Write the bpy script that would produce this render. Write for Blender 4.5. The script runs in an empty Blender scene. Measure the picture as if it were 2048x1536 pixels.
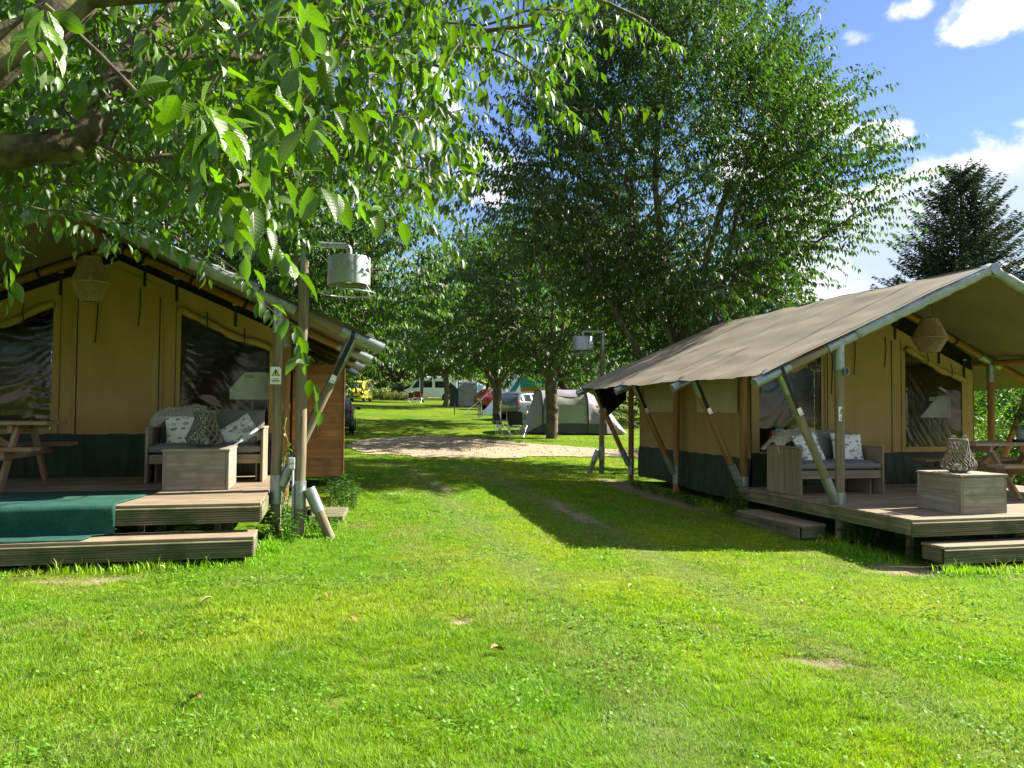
import bpy, bmesh, math, random
import numpy as np
from mathutils import Vector, Matrix, Quaternion

# ------------------------------------------------------------ camera, sky, sun
S = bpy.context.scene
COL = S.collection
CAM = np.array([0, 0, 1.62])
FPX = 1540.0
def cam_axes(yaw=13.9, pitch=1.93, roll=0.4):
    y, p, r = map(math.radians, (yaw, pitch, roll))
    fw = np.array([math.sin(y) * math.cos(p), math.cos(y) * math.cos(p), math.sin(p)])
    rt = np.array([math.cos(y), -math.sin(y), 0])
    up = np.cross(rt, fw)
    return fw, rt * math.cos(r) + up * math.sin(r), up * math.cos(r) - rt * math.sin(r)
FW, RT, UP = cam_axes()
cd = bpy.data.cameras.new('camera')
cam = bpy.data.objects.new('camera', cd)
COL.objects.link(cam)
cam.matrix_world = Matrix(((RT[0], UP[0], -FW[0], CAM[0]), (RT[1], UP[1], -FW[1], CAM[1]), (RT[2], UP[2], -FW[2], CAM[2]), (0, 0, 0, 1)))
cd.sensor_width = 36
cd.lens = FPX / 2048 * 36
cd.clip_start = 0.05
cd.clip_end = 2000
S.camera = cam

SUN = Vector((4.62, 0.5, 3.55)).normalized()
W = bpy.data.worlds.new('World')
S.world = W
W.use_nodes = True
def build_sky():
    nt = W.node_tree
    N, L = nt.nodes, nt.links
    bg = N['Background']
    bg.inputs['Strength'].default_value = 0.082
    sky = N.new('ShaderNodeTexSky')
    sky.sky_type = 'NISHITA'
    sky.sun_disc = False
    sky.sun_elevation = math.asin(SUN.z)
    sky.sun_rotation = math.atan2(SUN.x, SUN.y)
    sky.air_density = 1.0
    sky.dust_density = 0.0
    sky.ozone_density = 3.5
    tc = N.new('ShaderNodeTexCoord')
    def noise(scale, detail, rough, off=0.0, dist=0.0, stretch=1.0):
        mp = N.new('ShaderNodeMapping')
        mp.inputs['Location'].default_value = (off, off * .7, off * .3)
        mp.inputs['Scale'].default_value = (1, 1, stretch)
        L.new(tc.outputs['Generated'], mp.inputs['Vector'])
        n = N.new('ShaderNodeTexNoise')
        n.inputs['Scale'].default_value = scale
        n.inputs['Detail'].default_value = detail
        n.inputs['Roughness'].default_value = rough
        n.inputs['Distortion'].default_value = dist
        L.new(mp.outputs[0], n.inputs['Vector'])
        return n.outputs['Fac']
    def math_(op, a, b=None, c=None):
        m = N.new('ShaderNodeMath')
        m.operation = op
        for i, v in enumerate((a, b, c)):
            if v is None: continue
            if isinstance(v, (int, float)): m.inputs[i].default_value = v
            else: L.new(v, m.inputs[i])
        return m.outputs[0]
    def rng(v, a, b, c=0.0, d=1.0, smooth=True):
        m = N.new('ShaderNodeMapRange')
        m.interpolation_type = 'SMOOTHSTEP' if smooth else 'LINEAR'
        L.new(v, m.inputs['Value'])
        for k, q in zip(('From Min', 'From Max', 'To Min', 'To Max'), (a, b, c, d)): m.inputs[k].default_value = q
        return m.outputs['Result']
    # cumulus: heaps with their own place in the sky plus scattered smaller ones all round
    heaps = [((1990, 430), .18, .080, 1.6), ((1860, 460), .17, .084, 1.6), ((1740, 510), .13, .090, 1.4), ((2200, 390), .2, .09, 1.5), ((2500, 520), .22, .09, 1.0),
             ((1765, 268), .042, .022, .95), ((1620, 220), .060, .05, .95), ((1700, 75), .024, .016, .62), ((2010, 20), .085, .045, .85),
             ((975, 350), .060, .046, 1.0), ((860, 190), .045, .04, .9), ((1500, 330), .075, .05, .85), ((1640, 420), .075, .055, .85),
             ((1320, 600), .08, .06, .9), ((1840, 10), .03, .02, .7), ((600, 480), .12, .07, .9), ((300, 100), .1, .06, .9), ((1180, 480), .06, .05, .8)]
    tot = None
    sep = N.new('ShaderNodeSeparateXYZ')
    L.new(tc.outputs['Generated'], sep.inputs[0])
    for (px, py), rx, rz, amp in heaps:
        d = FW + RT * (px - 1024) / FPX - UP * (py - 768) / FPX
        d = d / np.linalg.norm(d)
        az = Vector((d[0], d[1], 0)).normalized()
        sub = N.new('ShaderNodeVectorMath'); sub.operation = 'SUBTRACT'
        L.new(tc.outputs['Generated'], sub.inputs[0]); sub.inputs[1].default_value = tuple(d)
        scl = N.new('ShaderNodeVectorMath'); scl.operation = 'MULTIPLY'
        L.new(sub.outputs[0], scl.inputs[0]); scl.inputs[1].default_value = (1 / rx, 1 / rx, 1 / rz)
        ln = N.new('ShaderNodeVectorMath'); ln.operation = 'LENGTH'
        L.new(scl.outputs[0], ln.inputs[0])
        v = rng(ln.outputs['Value'], 1.35, 0.0, 0.0, amp)
        tot = v if tot is None else math_('MAXIMUM', tot, v)
    elev = sep.outputs['Z']
    # fair-weather cloud over the rest of the dome, unseen, cover raised for ambient light
    n0 = noise(2.6, 3, .5, 3.1, 0, 1.8)
    scat = math_('MULTIPLY', rng(n0, .40, .62), rng(elev, .02, .2))
    back = N.new('ShaderNodeVectorMath'); back.operation = 'DOT_PRODUCT'
    L.new(tc.outputs['Generated'], back.inputs[0]); back.inputs[1].default_value = tuple(FW)
    scat = math_('MULTIPLY', scat, rng(back.outputs['Value'], .75, .35))
    tot = math_('MAXIMUM', tot, scat)
    nf = noise(17, 9, .6, 1.3, .25, 1.3)
    nb = noise(6.5, 4, .5, 5.0, .1, 1.4)
    body = math_('ADD', tot, math_('MULTIPLY', math_('SUBTRACT', nf, .5), 1.25))
    body = math_('ADD', body, math_('MULTIPLY', math_('SUBTRACT', nb, .5), .8))
    cov = rng(body, .36, .72)
    # thick cores are greyer than the sunlit rims
    core = rng(body, .62, 1.0)
    core = math_('MULTIPLY', core, rng(nb, .35, .62, .45, 1.0))
    cc = N.new('ShaderNodeMix'); cc.data_type = 'RGBA'
    L.new(core, cc.inputs['Factor'])
    cc.inputs['A'].default_value = (5.0, 5.0, 4.95, 1)
    cc.inputs['B'].default_value = (2.5, 3.0, 3.75, 1)
    # deepen the blue slightly the way the phone picture shows it
    tint = N.new('ShaderNodeMix'); tint.data_type = 'RGBA'; tint.blend_type = 'MULTIPLY'
    tint.inputs['Factor'].default_value = 1
    L.new(sky.outputs[0], tint.inputs['A'])
    tint.inputs['B'].default_value = SKY_TINT
    mx = N.new('ShaderNodeMix'); mx.data_type = 'RGBA'
    L.new(cov, mx.inputs['Factor'])
    L.new(tint.outputs['Result'], mx.inputs['A'])
    L.new(cc.outputs['Result'], mx.inputs['B'])
    L.new(mx.outputs['Result'], bg.inputs['Color'])
SKY_TINT = (.61, .575, .65, 1)
build_sky()
W.cycles.sampling_method = 'MANUAL'
W.cycles.sample_map_resolution = 512
sl = bpy.data.lights.new('sun', 'SUN')
sl.energy = 5.0
sl.angle = math.radians(0.53)
sl.color = (1.0, 0.93, 0.80)
so = bpy.data.objects.new('sun', sl)
COL.objects.link(so)
so.rotation_euler = (-SUN).to_track_quat('-Z', 'Y').to_euler()
so.location = SUN * 60
vs = S.view_settings
vs.view_transform = 'Standard'
vs.look = 'None'
vs.gamma = 1
vs.exposure = 1.85
vs.use_curve_mapping = False
S.cycles.max_bounces = 7
S.cycles.diffuse_bounces = 3
S.cycles.glossy_bounces = 3
S.cycles.transmission_bounces = 5
S.cycles.transparent_max_bounces = 8
S.cycles.sample_clamp_indirect = 6

# ------------------------------------------------------------ helpers
R = math.radians
RNG = np.random.default_rng(7)
random.seed(5)
def wm(o):
    m = o.matrix_basis.copy()
    if o.parent: m = wm(o.parent) @ o.matrix_parent_inverse @ m
    return m
def setp(o, p):
    if p is not None:
        o.parent = p
        o.matrix_parent_inverse = wm(p).inverted()
    return o
def link(name, me, mat=None, parent=None, M=None):
    o = bpy.data.objects.new(name, me)
    COL.objects.link(o)
    if mat is not None and me is not None and len(me.materials) == 0: me.materials.append(mat)
    if M is not None: o.matrix_basis = M
    setp(o, parent)
    return o
def tag(o, label=None, cat=None, group=None, kind=None):
    if label: o['label'] = label
    if cat: o['category'] = cat
    if group: o['group'] = group
    if kind: o['kind'] = kind
    return o
def thing(name, loc, label, cat, group=None, rz=0):
    o = bpy.data.objects.new(name, None)
    COL.objects.link(o)
    o.empty_display_size = .2
    o.matrix_basis = Matrix.Translation(loc) @ Matrix.Rotation(rz, 4, 'Z')
    return tag(o, label, cat, group)
def copy_tree(o, parent=None):
    c = o.copy()
    COL.objects.link(c)
    if parent is not None: c.parent = parent
    for ch in o.children: copy_tree(ch, c)
    return c
class MB:
    def __init__(s): s.v = []; s.f = []
    def add(s, vs, fs):
        b = len(s.v)
        s.v += [tuple(v) for v in vs]
        s.f += [tuple(i + b for i in f) for f in fs]
        return s
    def box(s, c, d, M=None):
        x, y, z = d[0] / 2, d[1] / 2, d[2] / 2
        vs = [Vector((sx * x, sy * y, sz * z)) for sx in (-1, 1) for sy in (-1, 1) for sz in (-1, 1)]
        if M is not None: vs = [M @ v for v in vs]
        vs = [v + Vector(c) for v in vs]
        return s.add(vs, [(0, 1, 3, 2), (4, 6, 7, 5), (0, 4, 5, 1), (2, 3, 7, 6), (0, 2, 6, 4), (1, 5, 7, 3)])
    def tube(s, pts, rad, n=8, cap=True, closed=False):
        pts = [Vector(p) for p in pts]
        if not hasattr(rad, '__len__'): rad = [rad] * len(pts)
        up = None; rings = []
        for i, p in enumerate(pts):
            if closed: t = pts[(i + 1) % len(pts)] - pts[i - 1]
            else: t = pts[min(i + 1, len(pts) - 1)] - pts[max(i - 1, 0)]
            t.normalize()
            if up is None: up = t.orthogonal().normalized()
            else:
                up = up - t * up.dot(t)
                up = up.normalized() if up.length > 1e-6 else t.orthogonal().normalized()
            sd = t.cross(up)
            rings.append([p + (up * math.cos(2 * math.pi * k / n) + sd * math.sin(2 * math.pi * k / n)) * rad[i] for k in range(n)])
        b = len(s.v)
        for r in rings: s.v += [tuple(v) for v in r]
        m = len(rings)
        for i in range(m if closed else m - 1):
            j = (i + 1) % m
            for k in range(n): s.f.append((b + i * n + k, b + i * n + (k + 1) % n, b + j * n + (k + 1) % n, b + j * n + k))
        if cap and not closed:
            s.f.append(tuple(b + k for k in range(n))[::-1])
            s.f.append(tuple(b + (m - 1) * n + k for k in range(n)))
        return s
    def lathe(s, prof, n=16, c=(0, 0, 0), M=None):
        b = len(s.v)
        for r, z in prof:
            for k in range(n):
                v = Vector((r * math.cos(2 * math.pi * k / n), r * math.sin(2 * math.pi * k / n), z))
                if M is not None: v = M @ v
                s.v.append(tuple(v + Vector(c)))
        for i in range(len(prof) - 1):
            for k in range(n): s.f.append((b + i * n + k, b + i * n + (k + 1) % n, b + (i + 1) * n + (k + 1) % n, b + (i + 1) * n + k))
        return s
    def grid(s, fn, nu, nv):
        b = len(s.v)
        for i in range(nu + 1):
            for j in range(nv + 1): s.v.append(tuple(fn(i / nu, j / nv)))
        for i in range(nu):
            for j in range(nv):
                a = b + i * (nv + 1) + j
                s.f.append((a, a + nv + 1, a + nv + 2, a + 1))
        return s
    def prism(s, poly, axis, a, b2):
        # poly of 2-D points, extruded along axis 'x','y','z' from a to b2
        def P(u, v, w): return {'x': (w, u, v), 'y': (u, w, v), 'z': (u, v, w)}[axis]
        n = len(poly); b = len(s.v)
        for w in (a, b2):
            for u, v in poly: s.v.append(P(u, v, w))
        for k in range(n): s.f.append((b + k, b + (k + 1) % n, b + n + (k + 1) % n, b + n + k))
        s.f.append(tuple(b + k for k in range(n))[::-1]); s.f.append(tuple(b + n + k for k in range(n)))
        return s
    def mesh(s, name, mat=None, smooth=False, bevel=0):
        me = bpy.data.meshes.new(name)
        me.from_pydata(s.v, [], s.f)
        bm = bmesh.new(); bm.from_mesh(me)
        bmesh.ops.recalc_face_normals(bm, faces=bm.faces)
        if bevel: bmesh.ops.bevel(bm, geom=list(bm.edges), offset=bevel, segments=1, affect='EDGES', clamp_overlap=True)
        bm.to_mesh(me); bm.free()
        if smooth:
            me.polygons.foreach_set('use_smooth', [True] * len(me.polygons))
            if smooth != 'all':
                try: me.set_sharp_from_angle(angle=R(40))
                except Exception: pass
        if mat is not None: me.materials.append(mat)
        return me
    def build(s, name, mat, parent=None, smooth=False, bevel=0, M=None):
        return link(name, s.mesh(name, mat, smooth, bevel), None, parent, M)
_cache = {}
def plank(name, c, d, mat, parent, rz=0, M=None, bevel=.004, jit=0.0015):
    """a board: local X is its length; the mesh is shared by alike boards"""
    key = ('plank', tuple(round(x, 3) for x in d), mat.name)
    if key not in _cache: _cache[key] = MB().box((0, 0, 0), d).mesh(name, mat, bevel=bevel)
    T = Matrix.Translation(Vector(c) + Vector([random.uniform(-jit, jit) for _ in range(3)]))
    if M is None: M = Matrix.Rotation(rz, 4, 'Z')
    return link(name, _cache[key], None, parent, T @ M)
def axis_mat(p0, p1):
    p0, p1 = Vector(p0), Vector(p1)
    q = (p1 - p0).to_track_quat('Z', 'Y')
    return Matrix.Translation(p0) @ q.to_matrix().to_4x4(), (p1 - p0).length
def pole(name, p0, p1, r, mat, parent, r1=None, n=14, wob=0.0, cap=True, hollow=False):
    M, L = axis_mat(p0, p1)
    r1 = r if r1 is None else r1
    if hollow:
        m = MB().lathe([(r, 0), (r, L), (r - .008, L), (r - .008, 0), (r, 0)], n)
    else:
        k = max(2, int(L / .35)) if wob else 1
        ph = random.uniform(0, 6)
        pts = [(wob * math.sin(ph + 2.1 * i), wob * math.cos(ph * 1.7 + 1.6 * i), L * i / k) for i in range(k + 1)]
        m = MB().tube(pts, [r + (r1 - r) * i / k for i in range(k + 1)], n, cap)
    return link(name, m.mesh(name, mat, True), None, parent, M)

# numpy mesh: verts (n,3), faces as constant-size arrays
def np_mesh(name, V, faces, mat, col=None, smooth=False):
    """faces: list of (m,k) int arrays"""
    me = bpy.data.meshes.new(name)
    V = np.ascontiguousarray(V, dtype=np.float32)
    me.vertices.add(len(V)); me.vertices.foreach_set('co', V.ravel())
    li = np.concatenate([f.ravel() for f in faces]).astype(np.int32)
    sz = np.concatenate([np.full(len(f), f.shape[1], np.int32) for f in faces])
    st = np.concatenate([[0], np.cumsum(sz)[:-1]]).astype(np.int32)
    me.loops.add(len(li)); me.loops.foreach_set('vertex_index', li)
    me.polygons.add(len(sz)); me.polygons.foreach_set('loop_start', st)
    try: me.polygons.foreach_set('loop_total', sz)
    except Exception: pass
    if smooth: me.polygons.foreach_set('use_smooth', np.ones(len(sz), bool))
    if col is not None:
        a = me.attributes.new('col', 'FLOAT_COLOR', 'POINT')
        c4 = np.ones((len(V), 4), np.float32); c4[:, :3] = col
        a.data.foreach_set('color', c4.ravel())
    me.update()
    if mat is not None: me.materials.append(mat)
    return me
def nrm(a): return a / np.maximum(np.linalg.norm(a, axis=-1, keepdims=True), 1e-9)

# ------------------------------------------------------------ materials
def nodes(name):
    m = bpy.data.materials.new(name); m.use_nodes = True
    nt = m.node_tree
    return m, nt, nt.nodes, nt.links, nt.nodes['Principled BSDF']
def pm(name, c1, c2=None, scale=(6, 6, 6), detail=5, rough=.8, bump=.0, metal=0, rand=.0, c3=None, sc3=2.0, lo=.35, hi=.65, spec=.3, bdist=.004, seed=0, coat=0):
    """principled with two colours mixed by stretched noise, an optional third in larger patches, and per-object variation"""
    m, nt, N, L, B = nodes(name)
    B.inputs['Roughness'].default_value = rough
    B.inputs['Metallic'].default_value = metal
    B.inputs['Specular IOR Level'].default_value = spec
    B.inputs['Coat Weight'].default_value = coat
    if c2 is None and not rand:
        B.inputs['Base Color'].default_value = (*c1, 1); return m
    tc = N.new('ShaderNodeTexCoord'); oi = N.new('ShaderNodeObjectInfo')
    off = N.new('ShaderNodeVectorMath'); off.operation = 'ADD'
    mul = N.new('ShaderNodeMath'); mul.operation = 'MULTIPLY'; mul.inputs[1].default_value = 37.0
    L.new(oi.outputs['Random'], mul.inputs[0])
    L.new(tc.outputs['Object'], off.inputs[0]); L.new(mul.outputs[0], off.inputs[1])
    mp = N.new('ShaderNodeMapping'); mp.inputs['Scale'].default_value = scale; mp.inputs['Location'].default_value = (seed, seed, seed)
    L.new(off.outputs[0], mp.inputs['Vector'])
    n = N.new('ShaderNodeTexNoise'); n.inputs['Scale'].default_value = 1; n.inputs['Detail'].default_value = detail; n.inputs['Roughness'].default_value = .6
    L.new(mp.outputs[0], n.inputs['Vector'])
    mr = N.new('ShaderNodeMapRange'); mr.inputs['From Min'].default_value = lo; mr.inputs['From Max'].default_value = hi
    L.new(n.outputs['Fac'], mr.inputs['Value'])
    mx = N.new('ShaderNodeMix'); mx.data_type = 'RGBA'
    L.new(mr.outputs[0], mx.inputs['Factor'])
    mx.inputs['A'].default_value = (*c1, 1); mx.inputs['B'].default_value = (*(c2 or c1), 1)
    out = mx.outputs['Result']
    if c3 is not None:
        n3 = N.new('ShaderNodeTexNoise'); n3.inputs['Scale'].default_value = sc3; n3.inputs['Detail'].default_value = 6
        L.new(off.outputs[0], n3.inputs['Vector'])
        r3 = N.new('ShaderNodeMapRange'); r3.inputs['From Min'].default_value = .48; r3.inputs['From Max'].default_value = .68
        L.new(n3.outputs['Fac'], r3.inputs['Value'])
        m3 = N.new('ShaderNodeMix'); m3.data_type = 'RGBA'
        L.new(r3.outputs[0], m3.inputs['Factor']); L.new(out, m3.inputs['A']); m3.inputs['B'].default_value = (*c3, 1)
        out = m3.outputs['Result']
    if rand:
        hs = N.new('ShaderNodeHueSaturation')
        rr = N.new('ShaderNodeMapRange'); rr.inputs['To Min'].default_value = 1 - rand; rr.inputs['To Max'].default_value = 1 + rand
        L.new(oi.outputs['Random'], rr.inputs['Value']); L.new(rr.outputs[0], hs.inputs['Value']); L.new(out, hs.inputs['Color'])
        out = hs.outputs['Color']
    L.new(out, B.inputs['Base Color'])
    if bump:
        b = N.new('ShaderNodeBump'); b.inputs['Strength'].default_value = bump; b.inputs['Distance'].default_value = bdist
        L.new(n.outputs['Fac'], b.inputs['Height']); L.new(b.outputs[0], B.inputs['Normal'])
    return m
M_post = pm('weathered_post', (.135, .105, .068), (.25, .20, .135), (22, 22, 1.6), 6, .8, .4, rand=.12, c3=(.15, .15, .085), sc3=2.2)
M_warm = pm('varnished_pine', (.20, .095, .032), (.34, .18, .065), (22, 22, 1.3), 5, .55, .25, rand=.1)
M_deck = pm('deck_wood', (.17, .125, .078), (.31, .245, .165), (1.4, 34, 34), 6, .8, .35, rand=.13, c3=(.17, .14, .10), sc3=3)
M_fascia = pm('mossy_board', (.085, .080, .044), (.20, .18, .11), (1.3, 20, 30), 6, .85, .35, rand=.1, c3=(.06, .08, .03), sc3=3)
M_box = pm('driftwood_grey', (.19, .165, .13), (.31, .28, .23), (1.5, 26, 26), 6, .8, .3, rand=.08, c3=(.20, .17, .13), sc3=5)
M_sofa = pm('scaffold_wood', (.19, .148, .105), (.31, .25, .185), (1.6, 26, 26), 6, .8, .3, rand=.1)
M_shed = pm('red_cedar', (.22, .10, .04), (.33, .165, .072), (1.2, 18, 26), 5, .65, .3, rand=.14, c3=(.17, .085, .038), sc3=4)
M_picnic = pm('picnic_wood', (.20, .125, .065), (.36, .24, .135), (1.4, 28, 28), 6, .75, .3, rand=.12, c3=(.28, .23, .17), sc3=2.2)
M_galv = pm('galvanised_steel', (.20, .225, .235), (.33, .36, .37), (26, 26, 14), 4, .40, .05, metal=.62, rand=.05, c3=(.30, .34, .33), sc3=5, spec=.5)
M_zinc = pm('zinc_drum', (.24, .265, .25), (.34, .37, .35), (30, 30, 22), 4, .45, .06, metal=.55, c3=(.32, .36, .32), sc3=4, spec=.5)
M_steel = pm('bright_steel', (.6, .6, .6), None, rough=.3, metal=.9)
M_roof = pm('olive_roof_canvas', (.182, .156, .110), (.24, .208, .15), (1.3, 1.1, 1.5), 6, .85, .12, c3=(.205, .175, .124), sc3=1.2, bdist=.03)
M_wall = pm('tan_tent_canvas', (.33, .225, .085), (.38, .265, .108), (3, 3, 1.2), 5, .9, .25, bdist=.012)
M_flap = pm('cream_window_flap', (.43, .40, .28), (.49, .46, .33), (4, 4, 2), 4, .9, .2, bdist=.01)
M_skirt = pm('grey_green_pvc', (.024, .034, .024), (.042, .054, .040), (9, 9, 1.2), 4, .6, .45, spec=.2, bdist=.02)
M_verge = pm('blue_grey_pvc', (.20, .225, .235), (.30, .33, .34), (7, 7, 7), 4, .32, .4, spec=.5, bdist=.02)
M_black = pm('black_webbing', (.012, .012, .014), (.022, .022, .024), (20, 20, 20), 3, .7)
M_gauze = pm('black_gauze', (.008, .008, .009), None, rough=.95)
M_cush = pm('grey_cushion_fabric', (.155, .145, .145), (.20, .19, .19), (60, 60, 60), 3, .95, .12)
M_fur = pm('cream_fleece', (.62, .58, .50), (.78, .75, .68), (30, 30, 30), 3, .95)
M_carpet = pm('green_carpet', (.006, .048, .038), (.014, .08, .062), (60, 60, 60), 4, .95, .5, c3=(.02, .085, .065), sc3=5)
M_wicker = pm('grey_willow', (.13, .112, .088), (.25, .22, .18), (60, 60, 60), 3, .75, .2)
M_rope = pm('jute_cord', (.22, .15, .075), (.36, .26, .145), (60, 60, 12), 3, .9, .2)
M_white = pm('white_plastic', (.72, .73, .70), None, rough=.5)
M_panel = pm('white_board', (.70, .72, .68), (.76, .78, .74), (5, 5, 5), 3, .6)
M_dark = pm('dark_fittings', (.02, .022, .024), None, rough=.6)
M_red = pm('red_enamel', (.45, .03, .025), None, rough=.35)
M_grey = pm('grey_plastic', (.30, .33, .33), None, rough=.5)
M_yellow = pm('yellow_plastic', (.75, .50, .02), None, rough=.5)
M_ink = pm('sign_black', (.01, .01, .012), None, rough=.6)
M_signy = pm('sign_yellow', (.55, .60, .12), None, rough=.6)
M_bark = pm('cherry_bark', (.045, .034, .026), (.13, .10, .075), (12, 12, 5), 7, .9, .9, c3=(.14, .135, .065), sc3=5, bdist=.02)
M_bark2 = pm('lichen_bark', (.032, .025, .018), (.095, .072, .05), (16, 16, 16), 8, .9, 1.0, c3=(.15, .145, .055), sc3=7, bdist=.02)
M_sprucebark = pm('spruce_bark', (.05, .035, .025), (.10, .07, .05), (10, 10, 4), 5, .95)
M_soil = pm('bare_soil', (.25, .19, .125), (.42, .34, .235), (14, 14, 14), 7, .95, .5, c3=(.20, .17, .09), sc3=9)

def leaf_mat(name, trans=.45, gloss=.10, rough=.42, tint=(1.55, 1.75, .40)):
    m = bpy.data.materials.new(name); m.use_nodes = True
    N, L = m.node_tree.nodes, m.node_tree.links
    for n in list(N): N.remove(n)
    out = N.new('ShaderNodeOutputMaterial')
    at = N.new('ShaderNodeAttribute'); at.attribute_name = 'col'
    oi = N.new('ShaderNodeObjectInfo')
    hs = N.new('ShaderNodeHueSaturation')
    d = N.new('ShaderNodeBsdfDiffuse'); t = N.new('ShaderNodeBsdfTranslucent'); g = N.new('ShaderNodeBsdfGlossy')
    g.inputs['Roughness'].default_value = rough
    g.inputs['Color'].default_value = (1, 1, 1, 1)
    tm = N.new('ShaderNodeMix'); tm.data_type = 'RGBA'; tm.blend_type = 'MULTIPLY'; tm.inputs['Factor'].default_value = 1
    tm.inputs['B'].default_value = (*tint, 1)
    L.new(at.outputs['Color'], hs.inputs['Color'])
    L.new(hs.outputs['Color'], d.inputs['Color']); L.new(hs.outputs['Color'], tm.inputs['A']); L.new(tm.outputs['Result'], t.inputs['Color'])
    a = N.new('ShaderNodeMixShader'); a.inputs[0].default_value = trans
    L.new(d.outputs[0], a.inputs[1]); L.new(t.outputs[0], a.inputs[2])
    b = N.new('ShaderNodeMixShader')
    b.inputs[0].default_value = gloss
    L.new(a.outputs[0], b.inputs[1]); L.new(g.outputs[0], b.inputs[2])
    L.new(b.outputs[0], out.inputs['Surface'])
    return m
M_leaf = leaf_mat('cherry_leaf', .46, .04, .46)
def leaf_veins():
    # the nearest leaves: midrib and side veins pressed into the blade, tone differing leaf by leaf
    m = leaf_mat('cherry_leaf_near', .46, .05, .40)
    N, L = m.node_tree.nodes, m.node_tree.links
    tc = N.new('ShaderNodeTexCoord'); sp = N.new('ShaderNodeSeparateXYZ'); L.new(tc.outputs['Object'], sp.inputs[0])
    def mt(op, a, b=None):
        q = N.new('ShaderNodeMath'); q.operation = op
        for i, v in enumerate((a, b)):
            if v is None: continue
            if isinstance(v, (int, float)): q.inputs[i].default_value = v
            else: L.new(v, q.inputs[i])
        return q.outputs[0]
    ay = mt('ABSOLUTE', sp.outputs['Y'])
    w = mt('SINE', mt('MULTIPLY', mt('SUBTRACT', sp.outputs['X'], mt('MULTIPLY', ay, .75)), 62.0))
    vein = mt('POWER', mt('MULTIPLY', mt('ADD', w, 1.0), .5), 6.0)
    rib = mt('SUBTRACT', 1.0, mt('MINIMUM', mt('MULTIPLY', ay, 55.0), 1.0))
    allv = mt('MAXIMUM', mt('MULTIPLY', vein, .55), rib)
    oi = [n for n in N if n.type == 'OBJECT_INFO'][0]; hs = [n for n in N if n.type == 'HUE_SAT'][0]
    val = mt('ADD', mt('MULTIPLY', allv, .45), mt('ADD', mt('MULTIPLY', oi.outputs['Random'], .5), .72))
    L.new(val, hs.inputs['Value'])
    bp = N.new('ShaderNodeBump'); bp.inputs['Strength'].default_value = .35; bp.inputs['Distance'].default_value = .004; bp.invert = True
    L.new(allv, bp.inputs['Height'])
    for n in N:
        if n.type in ('BSDF_DIFFUSE', 'BSDF_GLOSSY'): L.new(bp.outputs[0], n.inputs['Normal'])
    return m
M_leaf_near = leaf_veins()
M_leaf_far = leaf_mat('distant_leaf', .42, .03, .5)
M_needle = leaf_mat('spruce_needle', .15, .015, .6, (1.1, 1.2, .8))
M_grass = leaf_mat('grass_blade', .42, .018, .5, (1.25, 1.5, .5))

# terrain height
_gy = [-20, 0, 5, 8.4, 15, 18, 22, 26, 29, 33, 37, 41, 54.5, 64, 75, 90, 110, 200, 400]
_gz = [-.15, -.08, -.03, 0, .15, .16, .2, .33, .45, .6, .85, 1.05, 1.66, 2.0, 2.34, 2.72, 3.25, 9, 24]
def gz(x, y):
    x = np.asarray(x, float); y = np.asarray(y, float)
    b = np.interp(y, _gy, _gz)
    w = np.clip((24 - y) / 8, 0, 1); w = w * w * (3 - 2 * w)
    far = np.clip((y - 40) / 30, 0, 1) * np.clip((5 - x) / 6, 0, 1.5) * .35
    return b + .03 * np.clip(6.3 - x, -2, 6.8) * w + far
def G(x, y): return float(gz(x, y))
# ------------------------------------------------------------ ground, gravel, grass
def vnoise(x, y, s, seed):
    r = np.random.default_rng(seed); n = 256
    g = r.random((n, n))
    u = np.asarray(x) / s + 100.3; v = np.asarray(y) / s + 100.7
    iu = np.floor(u).astype(int); iv = np.floor(v).astype(int)
    fu = u - iu; fv = v - iv
    fu = fu * fu * (3 - 2 * fu); fv = fv * fv * (3 - 2 * fv)
    a = g[iu % n, iv % n]; b = g[(iu + 1) % n, iv % n]; c = g[iu % n, (iv + 1) % n]; d = g[(iu + 1) % n, (iv + 1) % n]
    return (a * (1 - fu) + b * fu) * (1 - fv) + (c * (1 - fu) + d * fu) * fv
def fbm(x, y, s, seed, o=3):
    t = 0; a = 1; w = 0
    for k in range(o):
        t = t + a * vnoise(x, y, s / 2 ** k, seed + k); w += a; a *= .55
    return t / w
# worn spots in the lawn: x, y, radius x, radius y, turn
BARE = [(3.02, 4.22, .24, .10, -.5), (1.0, 5.45, .13, .05, .2), (.92, 5.5, .07, .04, 0), (-1.9, 7.1, .42, .07, .05), (3.57, 10.55, .10, .95, .06), (3.62, 11.8, .07, .4, 0), (1.3, 7.2, .16, .05, .1),
        (.35, 6.2, .10, .05, .3), (-.2, 4.9, .10, .05, .4), (.1, 4.0, .07, .04, .2), (6.1, 6.9, .5, .25, .1),
        (5.9, 13.2, .35, 2.2, 0), (2.1, 13.5, .08, .6, .05), (1.2, 12.6, .22, .09, .2), (-.9, 6.2, .1, .05, .1)]
def bare(x, y):
    m = np.zeros_like(np.asarray(x, float))
    jx = (fbm(x, y, .16, 31) - .5) * .16; jy = (fbm(x, y, .16, 41) - .5) * .16
    for cx, cy, rx, ry, a in BARE:
        dx = x + jx - cx; dy = y + jy - cy
        u = (dx * math.cos(a) + dy * math.sin(a)) / rx; v = (-dx * math.sin(a) + dy * math.cos(a)) / ry
        m = np.maximum(m, np.clip(1.45 - np.sqrt(u * u + v * v), 0, 1))
    return np.clip(m * 1.4, 0, 1)
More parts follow.
